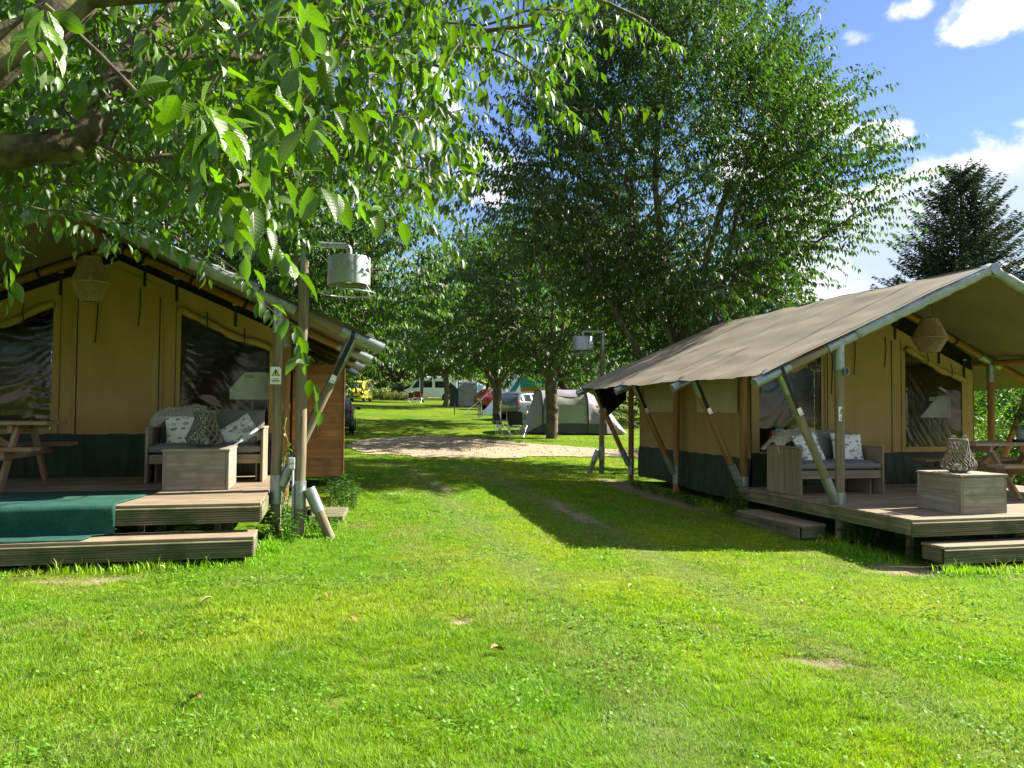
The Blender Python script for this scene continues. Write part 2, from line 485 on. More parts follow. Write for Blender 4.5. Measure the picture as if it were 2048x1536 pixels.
def track(x, y):
    # pale strips where wheels have rolled the grass
    c1 = 3.45 - .35 * np.clip((7 - y) / 4, 0, 1) ** 1.5; c2 = c1 - 1.55
    w = .26
    t = np.exp(-((x - c1) / w) ** 2) + .8 * np.exp(-((x - c2) / w) ** 2)
    return np.clip(t, 0, 1) * np.clip((24 - y) / 6, 0, 1) * (.45 + .75 * fbm(x, y, .8, 61))
GREEN = np.array([.185, .37, .010]); YELL = np.array([.36, .46, .014]); BLUEG = np.array([.26, .34, .095]); STRAW = np.array([.46, .40, .17]); DEEP = np.array([.09, .215, .010])
def lawn_col(x, y, r=None):
    n1 = fbm(x, y, 1.7, 11)[:, None]; n2 = fbm(x, y, .42, 21)[:, None]; n3 = fbm(x, y, 6.0, 91)[:, None]
    c = GREEN + (YELL - GREEN) * np.clip((n1 - .36) * 2.0, 0, .9)
    c = c + (DEEP - c) * np.clip((n2 - .60) * 2.6, 0, .55)
    c = c * (.85 + .3 * n3)
    t = track(x, y)[:, None]
    c = c + (BLUEG - c) * np.clip(t, 0, .7)
    dry = np.clip((fbm(x, y, .55, 71)[:, None] - .57) * 3.2, 0, .55)
    c = c + (np.array([.30, .32, .085]) - c) * dry
    return c
PATH = [(13.5, 24.6), (11, 24.5), (9.6, 24.9), (8.2, 26.2), (7.0, 27.9), (5.8, 30.0), (4.5, 31.4), (3.2, 31.2), (2.0, 30.2), (1.2, 28.8), (.9, 26.9), (1.0, 25.0), (1.6, 23.4), (2.6, 22.6), (3.8, 22.0), (5.2, 21.9), (6.6, 22.3), (8.0, 22.5), (9.4, 22.2), (11, 21.9), (13.5, 21.7), (18, 21.4), (28, 21.0), (28, 24.4), (18, 24.4)]
def in_path(x, y):
    x = np.asarray(x) + (fbm(x, y, .8, 131) - .5) * 1.1; y = np.asarray(y) + (fbm(x, y, .8, 141) - .5) * 1.1
    ins = np.zeros(x.shape, bool); n = len(PATH)
    for i in range(n):
        x1, y1 = PATH[i]; x2, y2 = PATH[(i + 1) % n]
        c = ((y1 > y) != (y2 > y)) & (x < (x2 - x1) * (y - y1) / (y2 - y1 + 1e-12) + x1)
        ins ^= c
    return ins
def build_ground():
    xs = np.unique(np.concatenate([np.linspace(-400, -40, 13), np.linspace(-40, -6, 35), np.linspace(-6, 9, 108), np.linspace(9, 34, 50), np.linspace(34, 90, 25), np.linspace(90, 500, 14)]))
    ys = np.unique(np.concatenate([np.linspace(-80, -2, 14), np.linspace(-2, 2.4, 12), np.linspace(2.4, 15, 91), np.linspace(15, 45, 91), np.linspace(45, 130, 50), np.linspace(130, 400, 18), np.linspace(400, 1200, 6)]))
    X, Y = np.meshgrid(xs, ys, indexing='ij')
    x, y = X.ravel(), Y.ravel()
    z = gz(x, y) + (fbm(x, y, 1.1, 5) - .5) * .05 * np.clip((60 - y) / 40, 0, 1)
    b = bare(x, y)
    z = z - .03 * b
    c = lawn_col(x, y) * np.clip(.50 - (y[:, None] - 20) * .006, .40, .50)  # ground colour cut, more with distance, in place of blade self-shading
    soil = np.array([.30, .235, .155]) * (.75 + .5 * fbm(x, y, .2, 51))[:, None]
    c = c + (soil - c) * b[:, None]
    # rough meadow on the far slope
    mead = np.clip((y - 88) / 20, 0, 1)[:, None]
    c = c + (np.array([.19, .20, .05]) - c) * mead * .8
    nx, ny = len(xs), len(ys)
    idx = np.arange(nx * ny).reshape(nx, ny)
    q = np.stack([idx[:-1, :-1], idx[1:, :-1], idx[1:, 1:], idx[:-1, 1:]], -1).reshape(-1, 4)
    m, nt, N, L, B = nodes('lawn')
    B.inputs['Roughness'].default_value = .95; B.inputs['Specular IOR Level'].default_value = .1
    at = N.new('ShaderNodeAttribute'); at.attribute_name = 'col'
    tc = N.new('ShaderNodeTexCoord')
    n = N.new('ShaderNodeTexNoise'); n.inputs['Scale'].default_value = 9; n.inputs['Detail'].default_value = 9; n.inputs['Roughness'].default_value = .75
    L.new(tc.outputs['Object'], n.inputs['Vector'])
    mr = N.new('ShaderNodeMapRange'); mr.inputs['From Min'].default_value = .3; mr.inputs['From Max'].default_value = .7; mr.inputs['To Min'].default_value = .55; mr.inputs['To Max'].default_value = 1.4
    L.new(n.outputs['Fac'], mr.inputs['Value'])
    mx = N.new('ShaderNodeMix'); mx.data_type = 'RGBA'; mx.blend_type = 'MULTIPLY'; mx.inputs['Factor'].default_value = 1
    L.new(at.outputs['Color'], mx.inputs['A']); L.new(mr.outputs[0], mx.inputs['B']); L.new(mx.outputs['Result'], B.inputs['Base Color'])
    bp = N.new('ShaderNodeBump'); bp.inputs['Strength'].default_value = .9; bp.inputs['Distance'].default_value = .05
    L.new(n.outputs['Fac'], bp.inputs['Height']); L.new(bp.outputs[0], B.inputs['Normal'])
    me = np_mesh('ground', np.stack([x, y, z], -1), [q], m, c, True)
    tag(link('ground', me), 'mown lawn sloping gently up to the meadow behind', kind='structure')
build_ground()
def build_path():
    xs = np.concatenate([np.arange(.2, 14, .1), np.arange(14, 28, .4)]); ys = np.arange(20.6, 32.4, .1)
    X, Y = np.meshgrid(xs, ys, indexing='ij')
    x, y = X.ravel(), Y.ravel()
    z = gz(x, y) + (fbm(x, y, 1.1, 5) - .5) * .05 * np.clip((60 - y) / 40, 0, 1) + .022 + (fbm(x, y, .35, 15) - .5) * .016
    idx = np.arange(len(x)).reshape(X.shape)
    q = np.stack([idx[:-1, :-1], idx[1:, :-1], idx[1:, 1:], idx[:-1, 1:]], -1).reshape(-1, 4)
    ctr = np.stack([x, y], -1)[q].mean(1)
    q = q[in_path(ctr[:, 0], ctr[:, 1])]
    m = pm('gravel', (.21, .165, .105), (.42, .345, .23), (24, 24, 24), 8, .95, .8, c3=(.28, .22, .14), sc3=.9, bdist=.03)
    tag(link('gravel_path', np_mesh('gravel_path', np.stack([x, y, z], -1), [q], m, None, True)), 'pale gravel track crossing the lawn behind the tents', kind='structure')
    # loose stones
    n = 1100
    px = RNG.uniform(.8, 13, n); py = RNG.uniform(21.3, 31.6, n); k = in_path(px, py); px, py = px[k], py[k]; n = len(px)
    s = RNG.uniform(.012, .035, n)[:, None, None]
    base = np.array([[1, 0, 0], [-1, 0, 0], [0, 1, 0], [0, -1, 0], [0, 0, .8], [0, 0, -.8]], float)
    V = (base[None] * s * RNG.uniform(.6, 1.2, (n, 6, 1)) + np.stack([px, py, gz(px, py) + .035], -1)[:, None])
    F = np.array([[0, 2, 4], [2, 1, 4], [1, 3, 4], [3, 0, 4], [2, 0, 5], [1, 2, 5], [3, 1, 5], [0, 3, 5]])
    F = (F[None] + 6 * np.arange(n)[:, None, None]).reshape(-1, 3)
    c = np.repeat(np.array([.33, .27, .18]) * RNG.uniform(.5, 1.3, (n, 1)), 6, 0)
    ms, nt, N, L, B = nodes('stone'); at = N.new('ShaderNodeAttribute'); at.attribute_name = 'col'; L.new(at.outputs['Color'], B.inputs['Base Color']); B.inputs['Roughness'].default_value = .9
    tag(link('loose_gravel', np_mesh('loose_gravel', V.reshape(-1, 3), [F], ms, c)), 'loose stones scattered on the gravel track', 'gravel', kind='stuff')
build_path()
KEEP_OUT = [(-7, -.55, 7.8, 16.5), (6.45, 12.5, 7.2, 17), ]     # decks and tents
def build_grass():
    def blades(n, dmin, dmax, a, hfun, wfun, amin=-44, amax=44, seg=1, seed=1):
        r = np.random.default_rng(seed)
        u = r.random(n)
        e = 2 - a
        d = (dmin ** e + u * (dmax ** e - dmin ** e)) ** (1 / e)
        th = np.radians(r.uniform(amin, amax, n)) + math.radians(13.9)
        x = d * np.sin(th); y = d * np.cos(th)
        k = np.ones(n, bool)
        for x0, x1, y0, y1 in KEEP_OUT: k &= ~((x > x0) & (x < x1) & (y > y0) & (y < y1))
        k &= ~in_path(x, y)
        bz = bare(x, y); k &= r.random(n) > bz * .93
        fine = fbm(x, y, .11, 401, 2); k &= r.random(n) < np.clip((fine - .22) * 4.0, .25, 1) 
        x, y, d, bz, fine = x[k], y[k], d[k], bz[k], fine[k]; n = len(x)
        z = gz(x, y) + (fbm(x, y, 1.1, 5) - .5) * .05 - .004
        h = hfun(x, y, d) * r.uniform(.5, 1.25, n) * (.65 + .7 * fine) * (1 - .5 * bz) * (1 - .35 * np.clip(track(x, y), 0, 1))
        w = wfun(d) * r.uniform(.7, 1.3, n)
        ph = r.uniform(0, 2 * np.pi, n)
        lean = r.uniform(.2, 1.7, n) * h
        dx, dy = np.cos(ph), np.sin(ph)
        p2 = ph + r.normal(0, .7, n)
        # lay direction drifts across the lawn
        la = fbm(x, y, 1.3, 201) * 12
        ex, ey = np.cos(la) * .25 + dx * .9, np.sin(la) * .25 + dy * .9
        P = np.stack([x, y, z], -1)
        sx = np.stack([-np.sin(p2) * w / 2, np.cos(p2) * w / 2, r.normal(0, .15, n) * w], -1)
        tip = P + np.stack([ex * lean, ey * lean, h], -1)
        c = lawn_col(x, y)
        v = r.random((n, 1))
        c = c * (.50 + 1.05 * v)
        st = (r.random(n) < .05 + .22 * bz)[:, None]
        c = np.where(st, STRAW * (.6 + .6 * v), c)
        if seg == 1:
            V = np.stack([P - sx, P + sx, tip], 1).reshape(-1, 3)
            F = np.arange(3 * n).reshape(-1, 3)
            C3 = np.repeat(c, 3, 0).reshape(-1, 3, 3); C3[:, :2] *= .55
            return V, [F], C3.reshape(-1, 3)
        mid = P + np.stack([ex * lean * .35, ey * lean * .35, h * .62], -1)
        V = np.stack([P - sx, P + sx, mid - sx * .8, mid + sx * .8, tip], 1).reshape(-1, 3)
        b = 5 * np.arange(n)[:, None]
        F4 = b + np.array([[0, 1, 3, 2]]); F3 = b + np.array([[2, 3, 4]])
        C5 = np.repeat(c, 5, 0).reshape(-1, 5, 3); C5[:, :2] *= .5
        return V, [F4, F3], C5.reshape(-1, 3)
    hn = lambda x, y, d: .022 + .022 * fbm(x, y, .5, 301) + .008 * np.clip((fbm(x, y, 2.2, 311) - .5) * 2, 0, 1)
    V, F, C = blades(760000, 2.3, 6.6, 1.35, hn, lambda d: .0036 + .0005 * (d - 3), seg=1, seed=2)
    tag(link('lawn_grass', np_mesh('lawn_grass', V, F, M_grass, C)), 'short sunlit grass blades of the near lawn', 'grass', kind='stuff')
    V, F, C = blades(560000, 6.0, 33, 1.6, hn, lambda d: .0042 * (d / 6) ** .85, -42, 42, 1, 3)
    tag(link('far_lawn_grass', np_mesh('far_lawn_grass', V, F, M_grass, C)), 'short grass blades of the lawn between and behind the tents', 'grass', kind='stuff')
    # clover and daisy leaves in patches among the blades
    r = np.random.default_rng(17); n = 90000
    u = r.random(n); d = (2.4 ** .7 + u * (11 ** .7 - 2.4 ** .7)) ** (1 / .7); th = np.radians(r.uniform(-42, 42, n) + 13.9)
    x = d * np.sin(th); y = d * np.cos(th)
    k = (fbm(x, y, .5, 501, 3) + .25 * (r.random(n) - .5)) > .60
    for x0, x1, y0, y1 in KEEP_OUT: k &= ~((x > x0) & (x < x1) & (y > y0) & (y < y1))
    k &= bare(x, y) < .3
    x, y, d = x[k], y[k], d[k]; n = len(x)
    z = gz(x, y) + (fbm(x, y, 1.1, 5) - .5) * .05 + r.uniform(.010, .036, n)
    s_ = r.uniform(.005, .011, n) * (1 + .06 * d); a = r.uniform(0, 6.28, n)
    A_ = np.stack([np.cos(a), np.sin(a), r.normal(0, .35, n)], -1) * s_[:, None]; B_ = np.stack([-np.sin(a), np.cos(a), r.normal(0, .35, n)], -1) * s_[:, None]
    P = np.stack([x, y, z], -1)
    V = np.stack([P - A_, P - B_ * .8, P + A_, P + B_ * .8], 1).reshape(-1, 3)
    C = np.repeat(np.array([.13, .27, .025]) * r.uniform(.6, 1.5, (n, 1)), 4, 0)
    tag(link('clover', np_mesh('clover', V, [4 * np.arange(n)[:, None] + np.array([[0, 1, 2, 3]])], M_grass, C)), 'clover leaves scattered through the near lawn', 'clover', kind='stuff')
    # longer unmown fringe along decks and posts
    r = np.random.default_rng(9)
    lines = [((-4.6, 7.38), (-.5, 7.38), 1500, .06), ((-.5, 7.5), (-.45, 8.6), 900, .07), ((6.2, 6.62), (9, 6.6), 1100, .07), ((6.0, 7.1), (6.1, 10.2), 900, .1), ((-.3, 8.75), (.2, 8.9), 700, .09), ((.0, 9.2), (.35, 11.8), 900, .12), ((6.0, 10.4), (6.2, 15.4), 900, .09), ((6.15, 8.3), (6.5, 8.5), 350, .08), ((-.65, 8.8), (-.35, 9.3), 500, .08)]
    P = []; H = []
    for a, b, n, s in lines:
        t = r.random((n, 1)); p = np.array(a) * (1 - t) + np.array(b) * t + r.normal(0, s, (n, 2))
        P.append(p); H.append(r.uniform(.03, .075, n) * np.where(r.random(n) < .08, 2.0, 1) * (.4 + 1.1 * vnoise(p[:, 0], p[:, 1], .22, 77)))
    P = np.concatenate(P); H = np.concatenate(H); n = len(P)
    x, y = P[:, 0], P[:, 1]; z = gz(x, y)
    ph = r.uniform(0, 6.28, n); lean = H * r.uniform(.2, .9, n); w = r.uniform(.003, .006, n)
    Q = np.stack([x, y, z], -1); sx = np.stack([-np.sin(ph) * w, np.cos(ph) * w, 0 * w], -1)
    mid = Q + np.stack([np.cos(ph) * lean * .3, np.sin(ph) * lean * .3, H * .65], -1); tip = Q + np.stack([np.cos(ph) * lean, np.sin(ph) * lean, H], -1)
    V = np.stack([Q - sx, Q + sx, mid - sx * .8, mid + sx * .8, tip], 1).reshape(-1, 3)
    b = 5 * np.arange(n)[:, None]
    C = np.repeat(lawn_col(x, y) * r.uniform(.7, 1.3, (n, 1)), 5, 0)
    tag(link('grass_fringe', np_mesh('grass_fringe', V, [b + np.array([[0, 1, 3, 2]]), b + np.array([[2, 3, 4]])], M_grass, C)), 'longer uncut grass along the decks and posts', 'grass', kind='stuff')
build_grass()
# ------------------------------------------------------------ safari tents
def film_mat():
    m = bpy.data.materials.new('window_film'); m.use_nodes = True
    N, L = m.node_tree.nodes, m.node_tree.links
    for n in list(N): N.remove(n)
    out = N.new('ShaderNodeOutputMaterial')
    tr = N.new('ShaderNodeBsdfTransparent'); tr.inputs[0].default_value = (.72, .74, .72, 1)
    gl = N.new('ShaderNodeBsdfGlossy'); gl.inputs['Roughness'].default_value = .06; gl.inputs['Color'].default_value = (1, 1, 1, 1)
    fr = N.new('ShaderNodeLayerWeight'); fr.inputs['Blend'].default_value = .5
    pw = N.new('ShaderNodeMath'); pw.operation = 'POWER'; pw.inputs[1].default_value = 5; L.new(fr.outputs['Facing'], pw.inputs[0])
    ad = N.new('ShaderNodeMath'); ad.operation = 'MULTIPLY_ADD'; ad.inputs[1].default_value = .9; ad.inputs[2].default_value = .04
    L.new(pw.outputs[0], ad.inputs[0])
    mx = N.new('ShaderNodeMixShader')
    L.new(ad.outputs[0], mx.inputs[0]); L.new(tr.outputs[0], mx.inputs[1]); L.new(gl.outputs[0], mx.inputs[2])
    L.new(mx.outputs[0], out.inputs['Surface'])
    return m
M_film = film_mat()
M_roofseam = pm('roof_seam', (.13, .112, .08), (.17, .148, .105), (9, 9, 9), 3, .9)
def roof_sheet(T, side):
    xr, half, zr, sl, ext = T['xr'], T['half'], T['zr'], T['sl'], T['ext']
    ys = T['ys']; y0 = ys[0] - .08; y1 = ys[-1] + .35
    Wd = ext
    r = np.random.default_rng(11 if side < 0 else 12)
    nu, nv = 66, 30
    def fn(u, v):
        y = y0 + (y1 - y0) * u; d = Wd * v
        # distance to the nearest frame
        k = 0
        for a, b in zip(ys[:-1], ys[1:]):
            if a <= y <= b: k = math.sin(math.pi * (y - a) / (b - a)) ** 1.0
        sag = .045 * k * math.sin(math.pi * min(1, v * 1.05)) ** .8 + .035 * k * v ** 3
        # tension creases running from the frames to the eave
        cr = .010 * math.sin(6.0 * y + 3.5 * v) * math.sin(math.pi * v) + .008 * math.sin(11 * y - 9 * v + 1.3) * v * (1 - k * .5)
        cr += (float(vnoise(y * 1.0, d * 2.0, .55, 77 + side)) - .5) * .028
        if v > .7: cr += .004 * math.sin(17 * y + 2 * math.sin(5 * y)) * (v - .7) / .3
        z = zr + .085 - sl * d - sag + cr
        if v < .04: z -= .012
        return (xr + side * d, y, z)
    m = MB().grid(fn, nu, nv)
    m.fn = fn; m.y0 = y0; m.y1 = y1
    return m
def tent(T):
    xr, half, zr, sl, ys, fl, ee = T['xr'], T['half'], T['zr'], T['sl'], T['ys'], T['fl'], T['ee']
    y0, yw, ye = ys[0], ys[1], ys[-1]
    root = thing('safari_tent', (xr, yw, G(xr, yw)), T['label'], 'tent')
    zp = lambda d: zr - sl * d                     # pole centre line of the roof
    for side in (-1, 1):
        for i, y in enumerate(ys):
            px = xr + side * half
            gzz = G(px, y)
            m_in = M_post if i == 0 else M_warm
            P = Vector((px, y, 0)); top = zp(half)
            pole('post', (px, y, gzz - .12), (px, y, top - .03), .058, m_in, root, wob=.004)
            ej = Vector((xr + side * (half + ee * .72), y, zp(half + ee * .72)))       # strut joint
            en = Vector((xr + side * (half + ee), y, zp(half + ee)))
            rd = Vector((xr, y, zr)); dirv = (en - rd).normalized()
            # rafter: covered by the verge sleeve at the front, bare wood below the post
            r1 = pole('rafter', rd + dirv * .1, en, .056, M_post if i == 0 else M_warm, root, wob=.003)
            tj = Vector((px, y, top))
            sl1 = pole('sleeve', tj - dirv * .24, tj + dirv * .20, .068, M_galv, r1)
            pole('sleeve', tj + Vector((0, 0, .02)), tj - Vector((0, 0, .34)), .067, M_galv, r1)
            sl2 = pole('sleeve', ej - dirv * .14, en + dirv * .02, .067, M_galv, r1)
            # strut down to the foot of the post
            yb = Vector((px + side * .05, y, T['yz'] + .02))
            sd = (yb - ej).normalized()
            st = pole('strut', ej + sd * .1, yb, .052, M_post if i == 0 else M_warm, root, wob=.003)
            pole('sleeve', ej, ej + sd * .30, .062, M_galv, st)
            pole('sleeve', yb - sd * .36, yb - sd * .02, .062, M_galv, st)
            pole('sleeve', (px, y, T['yz'] - .16), (px, y, T['yz'] + .16), .068, M_galv, root)
            # ratchet strap round rafter end and strut
            nv = Vector((0, -1, 0))
            mb = MB()
            q0 = ej - dirv * .02 + Vector((0, 0, .072)); q1 = ej + sd * .06 + Vector((-side * 0, -.074, 0)); q2 = ej + sd * .50 + Vector((0, -.062, 0))
            wv = dirv * .024
            pts = [ej + Vector((0, 0, .074)) , ej + Vector((0, -.060, .045)), ej + sd * .04 + Vector((0, -.075, 0)), ej + sd * .28 + Vector((0, -.069, 0)), ej + sd * .5 + Vector((0, -.060, 0))]
            vs = []
            for p in pts: vs += [p - wv, p + wv]
            n0 = len(pts)
            vs += [Vector(v) + Vector((0, .004, -.003)) for v in vs]
            fs = []
            for k in range(n0 - 1):
                fs.append((2 * k, 2 * k + 1, 2 * k + 3, 2 * k + 2))
                fs.append((2 * n0 + 2 * k, 2 * n0 + 2 * k + 2, 2 * n0 + 2 * k + 3, 2 * n0 + 2 * k + 1))
            stp = mb.add(vs, fs).build('strap', M_black, root)
            bk = ej + sd * .53 + Vector((0, -.066, 0))
            b2 = MB(); BM = Matrix((dirv, Vector((0, -1, 0)), sd)).transposed()
            b2.box(bk, (.055, .02, .07), BM.to_3x3()); b2.box(bk + sd * .05 + Vector((0, -.01, 0)), (.06, .012, .016), BM.to_3x3()); b2.box(bk + sd * .02 + dirv * .03, (.01, .03, .06), BM.to_3x3())
            b2.build('buckle', M_steel, stp)
            # grommet plate holding the roof edge
            e2 = MB(); e2.box(en - dirv * .14 + Vector((0, 0, .08)), (.11, .05, .012), Matrix.Rotation(side * math.atan(sl), 3, 'Y')); e2.box(en - dirv * .14 + Vector((0, 0, .098)), (.06, .03, .022), Matrix.Rotation(side * math.atan(sl), 3, 'Y'))
            e2.build('cleat', M_steel if i == 0 else M_galv, root)
            # canvas tie straps round the inner rafter
            if i >= 1:
                for dd in (.35, 1.0, 1.75):
                    c = rd + dirv * dd
                    MB().lathe([(.064, -.02), (.064, .02)], 12, c, (dirv.to_track_quat('Z', 'Y')).to_matrix()).build('tie_strap', M_black, root)
        # wall plate pole along the side, and eave
        pole('wall_plate', (xr + side * half, y0 + .1, zp(half) - .03), (xr + side * half, ye, zp(half) - .03), .05, M_warm, root)
    pole('ridge_pole', (xr, y0 + .05, zr - .02), (xr, ye, zr - .02), .055, M_warm, root)
    for i, y in enumerate(ys):
        pole('ridge_joint', (xr, y - .1, zr), (xr, y + .12, zr), .075, M_galv, root)
    # verge sleeve: the roof hem wrapped round the front rafters
    for side in (-1, 1):
        a = Vector((xr, y0 - .02, zr + .012)); b = Vector((xr + side * (half - .22), y0 - .02, zp(half - .22) + .012))
        k = 26
        pts = [a.lerp(b, i / k) for i in range(k + 1)]
        rr = [.074 + .005 * math.sin(i * 2.3) + .004 * math.sin(i * 5.1 + 1) for i in range(k + 1)]
        rr[-1] = .068; rr[-2] = .072
        MB().tube(pts, rr, 14).build('verge_sleeve', M_verge, root, 'all')
    for side in (-1, 1):
        rs = roof_sheet(T, side); fn = rs.fn
        ro = rs.build('roof_sheet', M_roof, root, 'all')
        # stitched panel seams
        for yy in [a + (b - a) * f for a, b in zip(ys[:-1], ys[1:]) for f in (0.02, .52)]:
            vs_ = []
            for k in range(41):
                for e_ in (-.014, .014):
                    p = fn((yy + e_ - rs.y0) / (rs.y1 - rs.y0), .02 + .97 * k / 40); vs_.append((p[0], p[1], p[2] + .005))
            MB().add(vs_, [(2 * k, 2 * k + 1, 2 * k + 3, 2 * k + 2) for k in range(40)]).build('roof_seam', M_roofseam, ro)
    # gauze between wall top and roof, black for the dark interior gap
    wx0, wx1 = xr - T['wl'], xr + T['wr']
    ztop = lambda x: zp(abs(x - xr)) - T['gap']
    yf = yw + .07
    def strip(name, x0, x1, zb, zt, mat, par, y=yf, th=.006, n=6):
        # a piece of canvas between zb(x) and zt(x)
        m = MB()
        xs_ = [x0 + (x1 - x0) * i / n for i in range(n + 1)]
        zb_ = zb if callable(zb) else (lambda x: zb)
        zt_ = zt if callable(zt) else (lambda x: zt)
        vs = []; fs = []
        for x in xs_: vs += [(x, y, zb_(x)), (x, y, zt_(x)), (x, y + th, zt_(x)), (x, y + th, zb_(x))]
        for i in range(n):
            a = 4 * i; b = a + 4
            fs += [(a, b, b + 1, a + 1), (a + 1, b + 1, b + 2, a + 2), (a + 2, b + 2, b + 3, a + 3), (a + 3, b + 3, b, a)]
        fs += [(0, 1, 2, 3), (4 * n, 4 * n + 3, 4 * n + 2, 4 * n + 1)]
        return m.add(vs, fs).build(name, mat, par)
    sk = fl + T['skirt']
    wins = T['wins']                                   # (x0, x1, z_bottom)
    wtop = lambda x: ztop(x) - T['wtop']
    xs = [wx0] + [w for q in wins for w in q[:2]] + [wx1]
    fw = MB()
    # front wall canvas around the window openings, one sheet
    cols = []
    for a, b, w in [(xs[0], xs[1], None), (xs[1], xs[2], wins[0]), (xs[2], xs[3], None), (xs[3], xs[4], wins[1]), (xs[4], xs[5], None)]:
        cols.append((a, b, w))
    wallroot = None
    vs = []; fs = []
    def quadcol(a, b, zb, zt, n):
        for i in range(n):
            x0 = a + (b - a) * i / n; x1 = a + (b - a) * (i + 1) / n
            s0 = len(vs)
            f = lambda g, x: g(x) if callable(g) else g
            vs.extend([(x0, yf, f(zb, x0)), (x1, yf, f(zb, x1)), (x1, yf, f(zt, x1)), (x0, yf, f(zt, x0))])
            fs.append((s0, s0 + 1, s0 + 2, s0 + 3))
    for a, b, w in cols:
        parts_n = 4 if not (a < xr < b) else 2
        segs = [(a, b)] if not (a < xr < b) else [(a, xr), (xr, b)]
        for p, q in segs:
            if w is None: quadcol(p, q, sk, ztop, 3)
            else:
                quadcol(p, q, sk, w[2], 3); quadcol(p, q, wtop, ztop, 3)
    me = bpy.data.meshes.new('front_wall'); me.from_pydata(vs, [], fs); bm = bmesh.new(); bm.from_mesh(me); bmesh.ops.remove_doubles(bm, verts=bm.verts, dist=1e-4); bmesh.ops.recalc_face_normals(bm, faces=bm.faces); bm.to_mesh(me); bm.free(); me.materials.append(M_wall)
    wallroot = link('front_wall', me, None, root)
    # gable gauze: black sheet standing in for the dark interior gap
    for a, b in ((wx0, xr), (xr, wx1)):
        strip('gauze', a, b, lambda x: ztop(x) - .02, lambda x: zp(abs(x - xr)) - .05, M_gauze, root, y=yf + .02)
    # skirt with soft folds
    def skirt(p0, p1, z0, z1, bulge, out, name='skirt'):
        p0 = Vector(p0); p1 = Vector(p1); L_ = (p1 - p0).length; o = Vector(out)
        n = max(8, int(L_ / .04))
        def fn(u, v):
            w = .010 * math.sin(u * L_ * 34 + 2 * math.sin(u * 9)) * (1 - v) + .006 * math.sin(u * L_ * 15 + v * 6)
            d = bulge * math.sin(math.pi * min(1, (1 - v) * .9)) * (.6 + .4 * math.sin(u * L_ * 2.1)) + w
            p = p0.lerp(p1, u) + o * d
            dz = -.03 * math.sin(u * L_ * 1.4) * (1 - v)
            return (p.x, p.y, z0 + (z1 - z0) * v + dz)
        return MB().grid(fn, n, 8).build(name, M_skirt, root, 'all')
    dL, dR = T['door']
    # front skirt in three lengths: left, door, right
    skirt((wx0, yf - .004, 0), (dL, yf - .004, 0), fl - .02, sk + .01, .03, (0, -1, 0))
    skirt((dL, yf - .012, 0), (dR, yf - .012, 0), fl - .02, sk + .01, .05, (0, -1, 0))
    skirt((dR, yf - .004, 0), (wx1, yf - .004, 0), fl - .02, sk + .01, .09, (0, -1, 0))
    # door flap: canvas sheet lying just proud of the wall, zips and stitched seams
    def fnd(u, v):
        x = dL + (dR - dL) * u
        zt = ztop(x) - .10
        return (x, yf - .014 - .006 * math.sin(3 * v + 7 * u) - .004 * math.sin(13 * u), sk + (zt - sk) * v)
    db = MB().grid(fnd, 12, 14).build('door_flap', M_wall, root, 'all')
    for x in (dL + .04, dR - .04):
        MB().box((x, yf - .024, (sk + ztop(x) - .25) / 2), (.012, .006, ztop(x) - .25 - sk)).build('zip', M_dark, db)
    for x in (dL - .16, dR + .16):
        if wx0 < x < wx1: MB().box((x, yf - .006, (sk + ztop(x) - .12) / 2), (.008, .004, ztop(x) - .12 - sk)).build('seam', pmseam, root)
    for x, ln in T['cords']:
        zt = ztop(x) - .25
        MB().tube([(x, yf - .03, zt), (x + .01, yf - .035, zt - ln * .4), (x - .015, yf - .03, zt - ln)], .007, 6).build('tie_cord', M_black, root)
    # webbing tabs and buckles along the wall top
    for x in T['tabs']:
        zt = ztop(x)
        tb = MB().box((x, yf - .02, zt - .02), (.035, .006, .36)).build('tab', M_black, root)
        MB().box((x, yf - .032, zt + .10), (.075, .012, .03)).build('buckle', M_steel, tb)
        MB().box((x + .06, yf - .016, zt + .05), (.09, .012, .02)).build('toggle', M_black, tb)
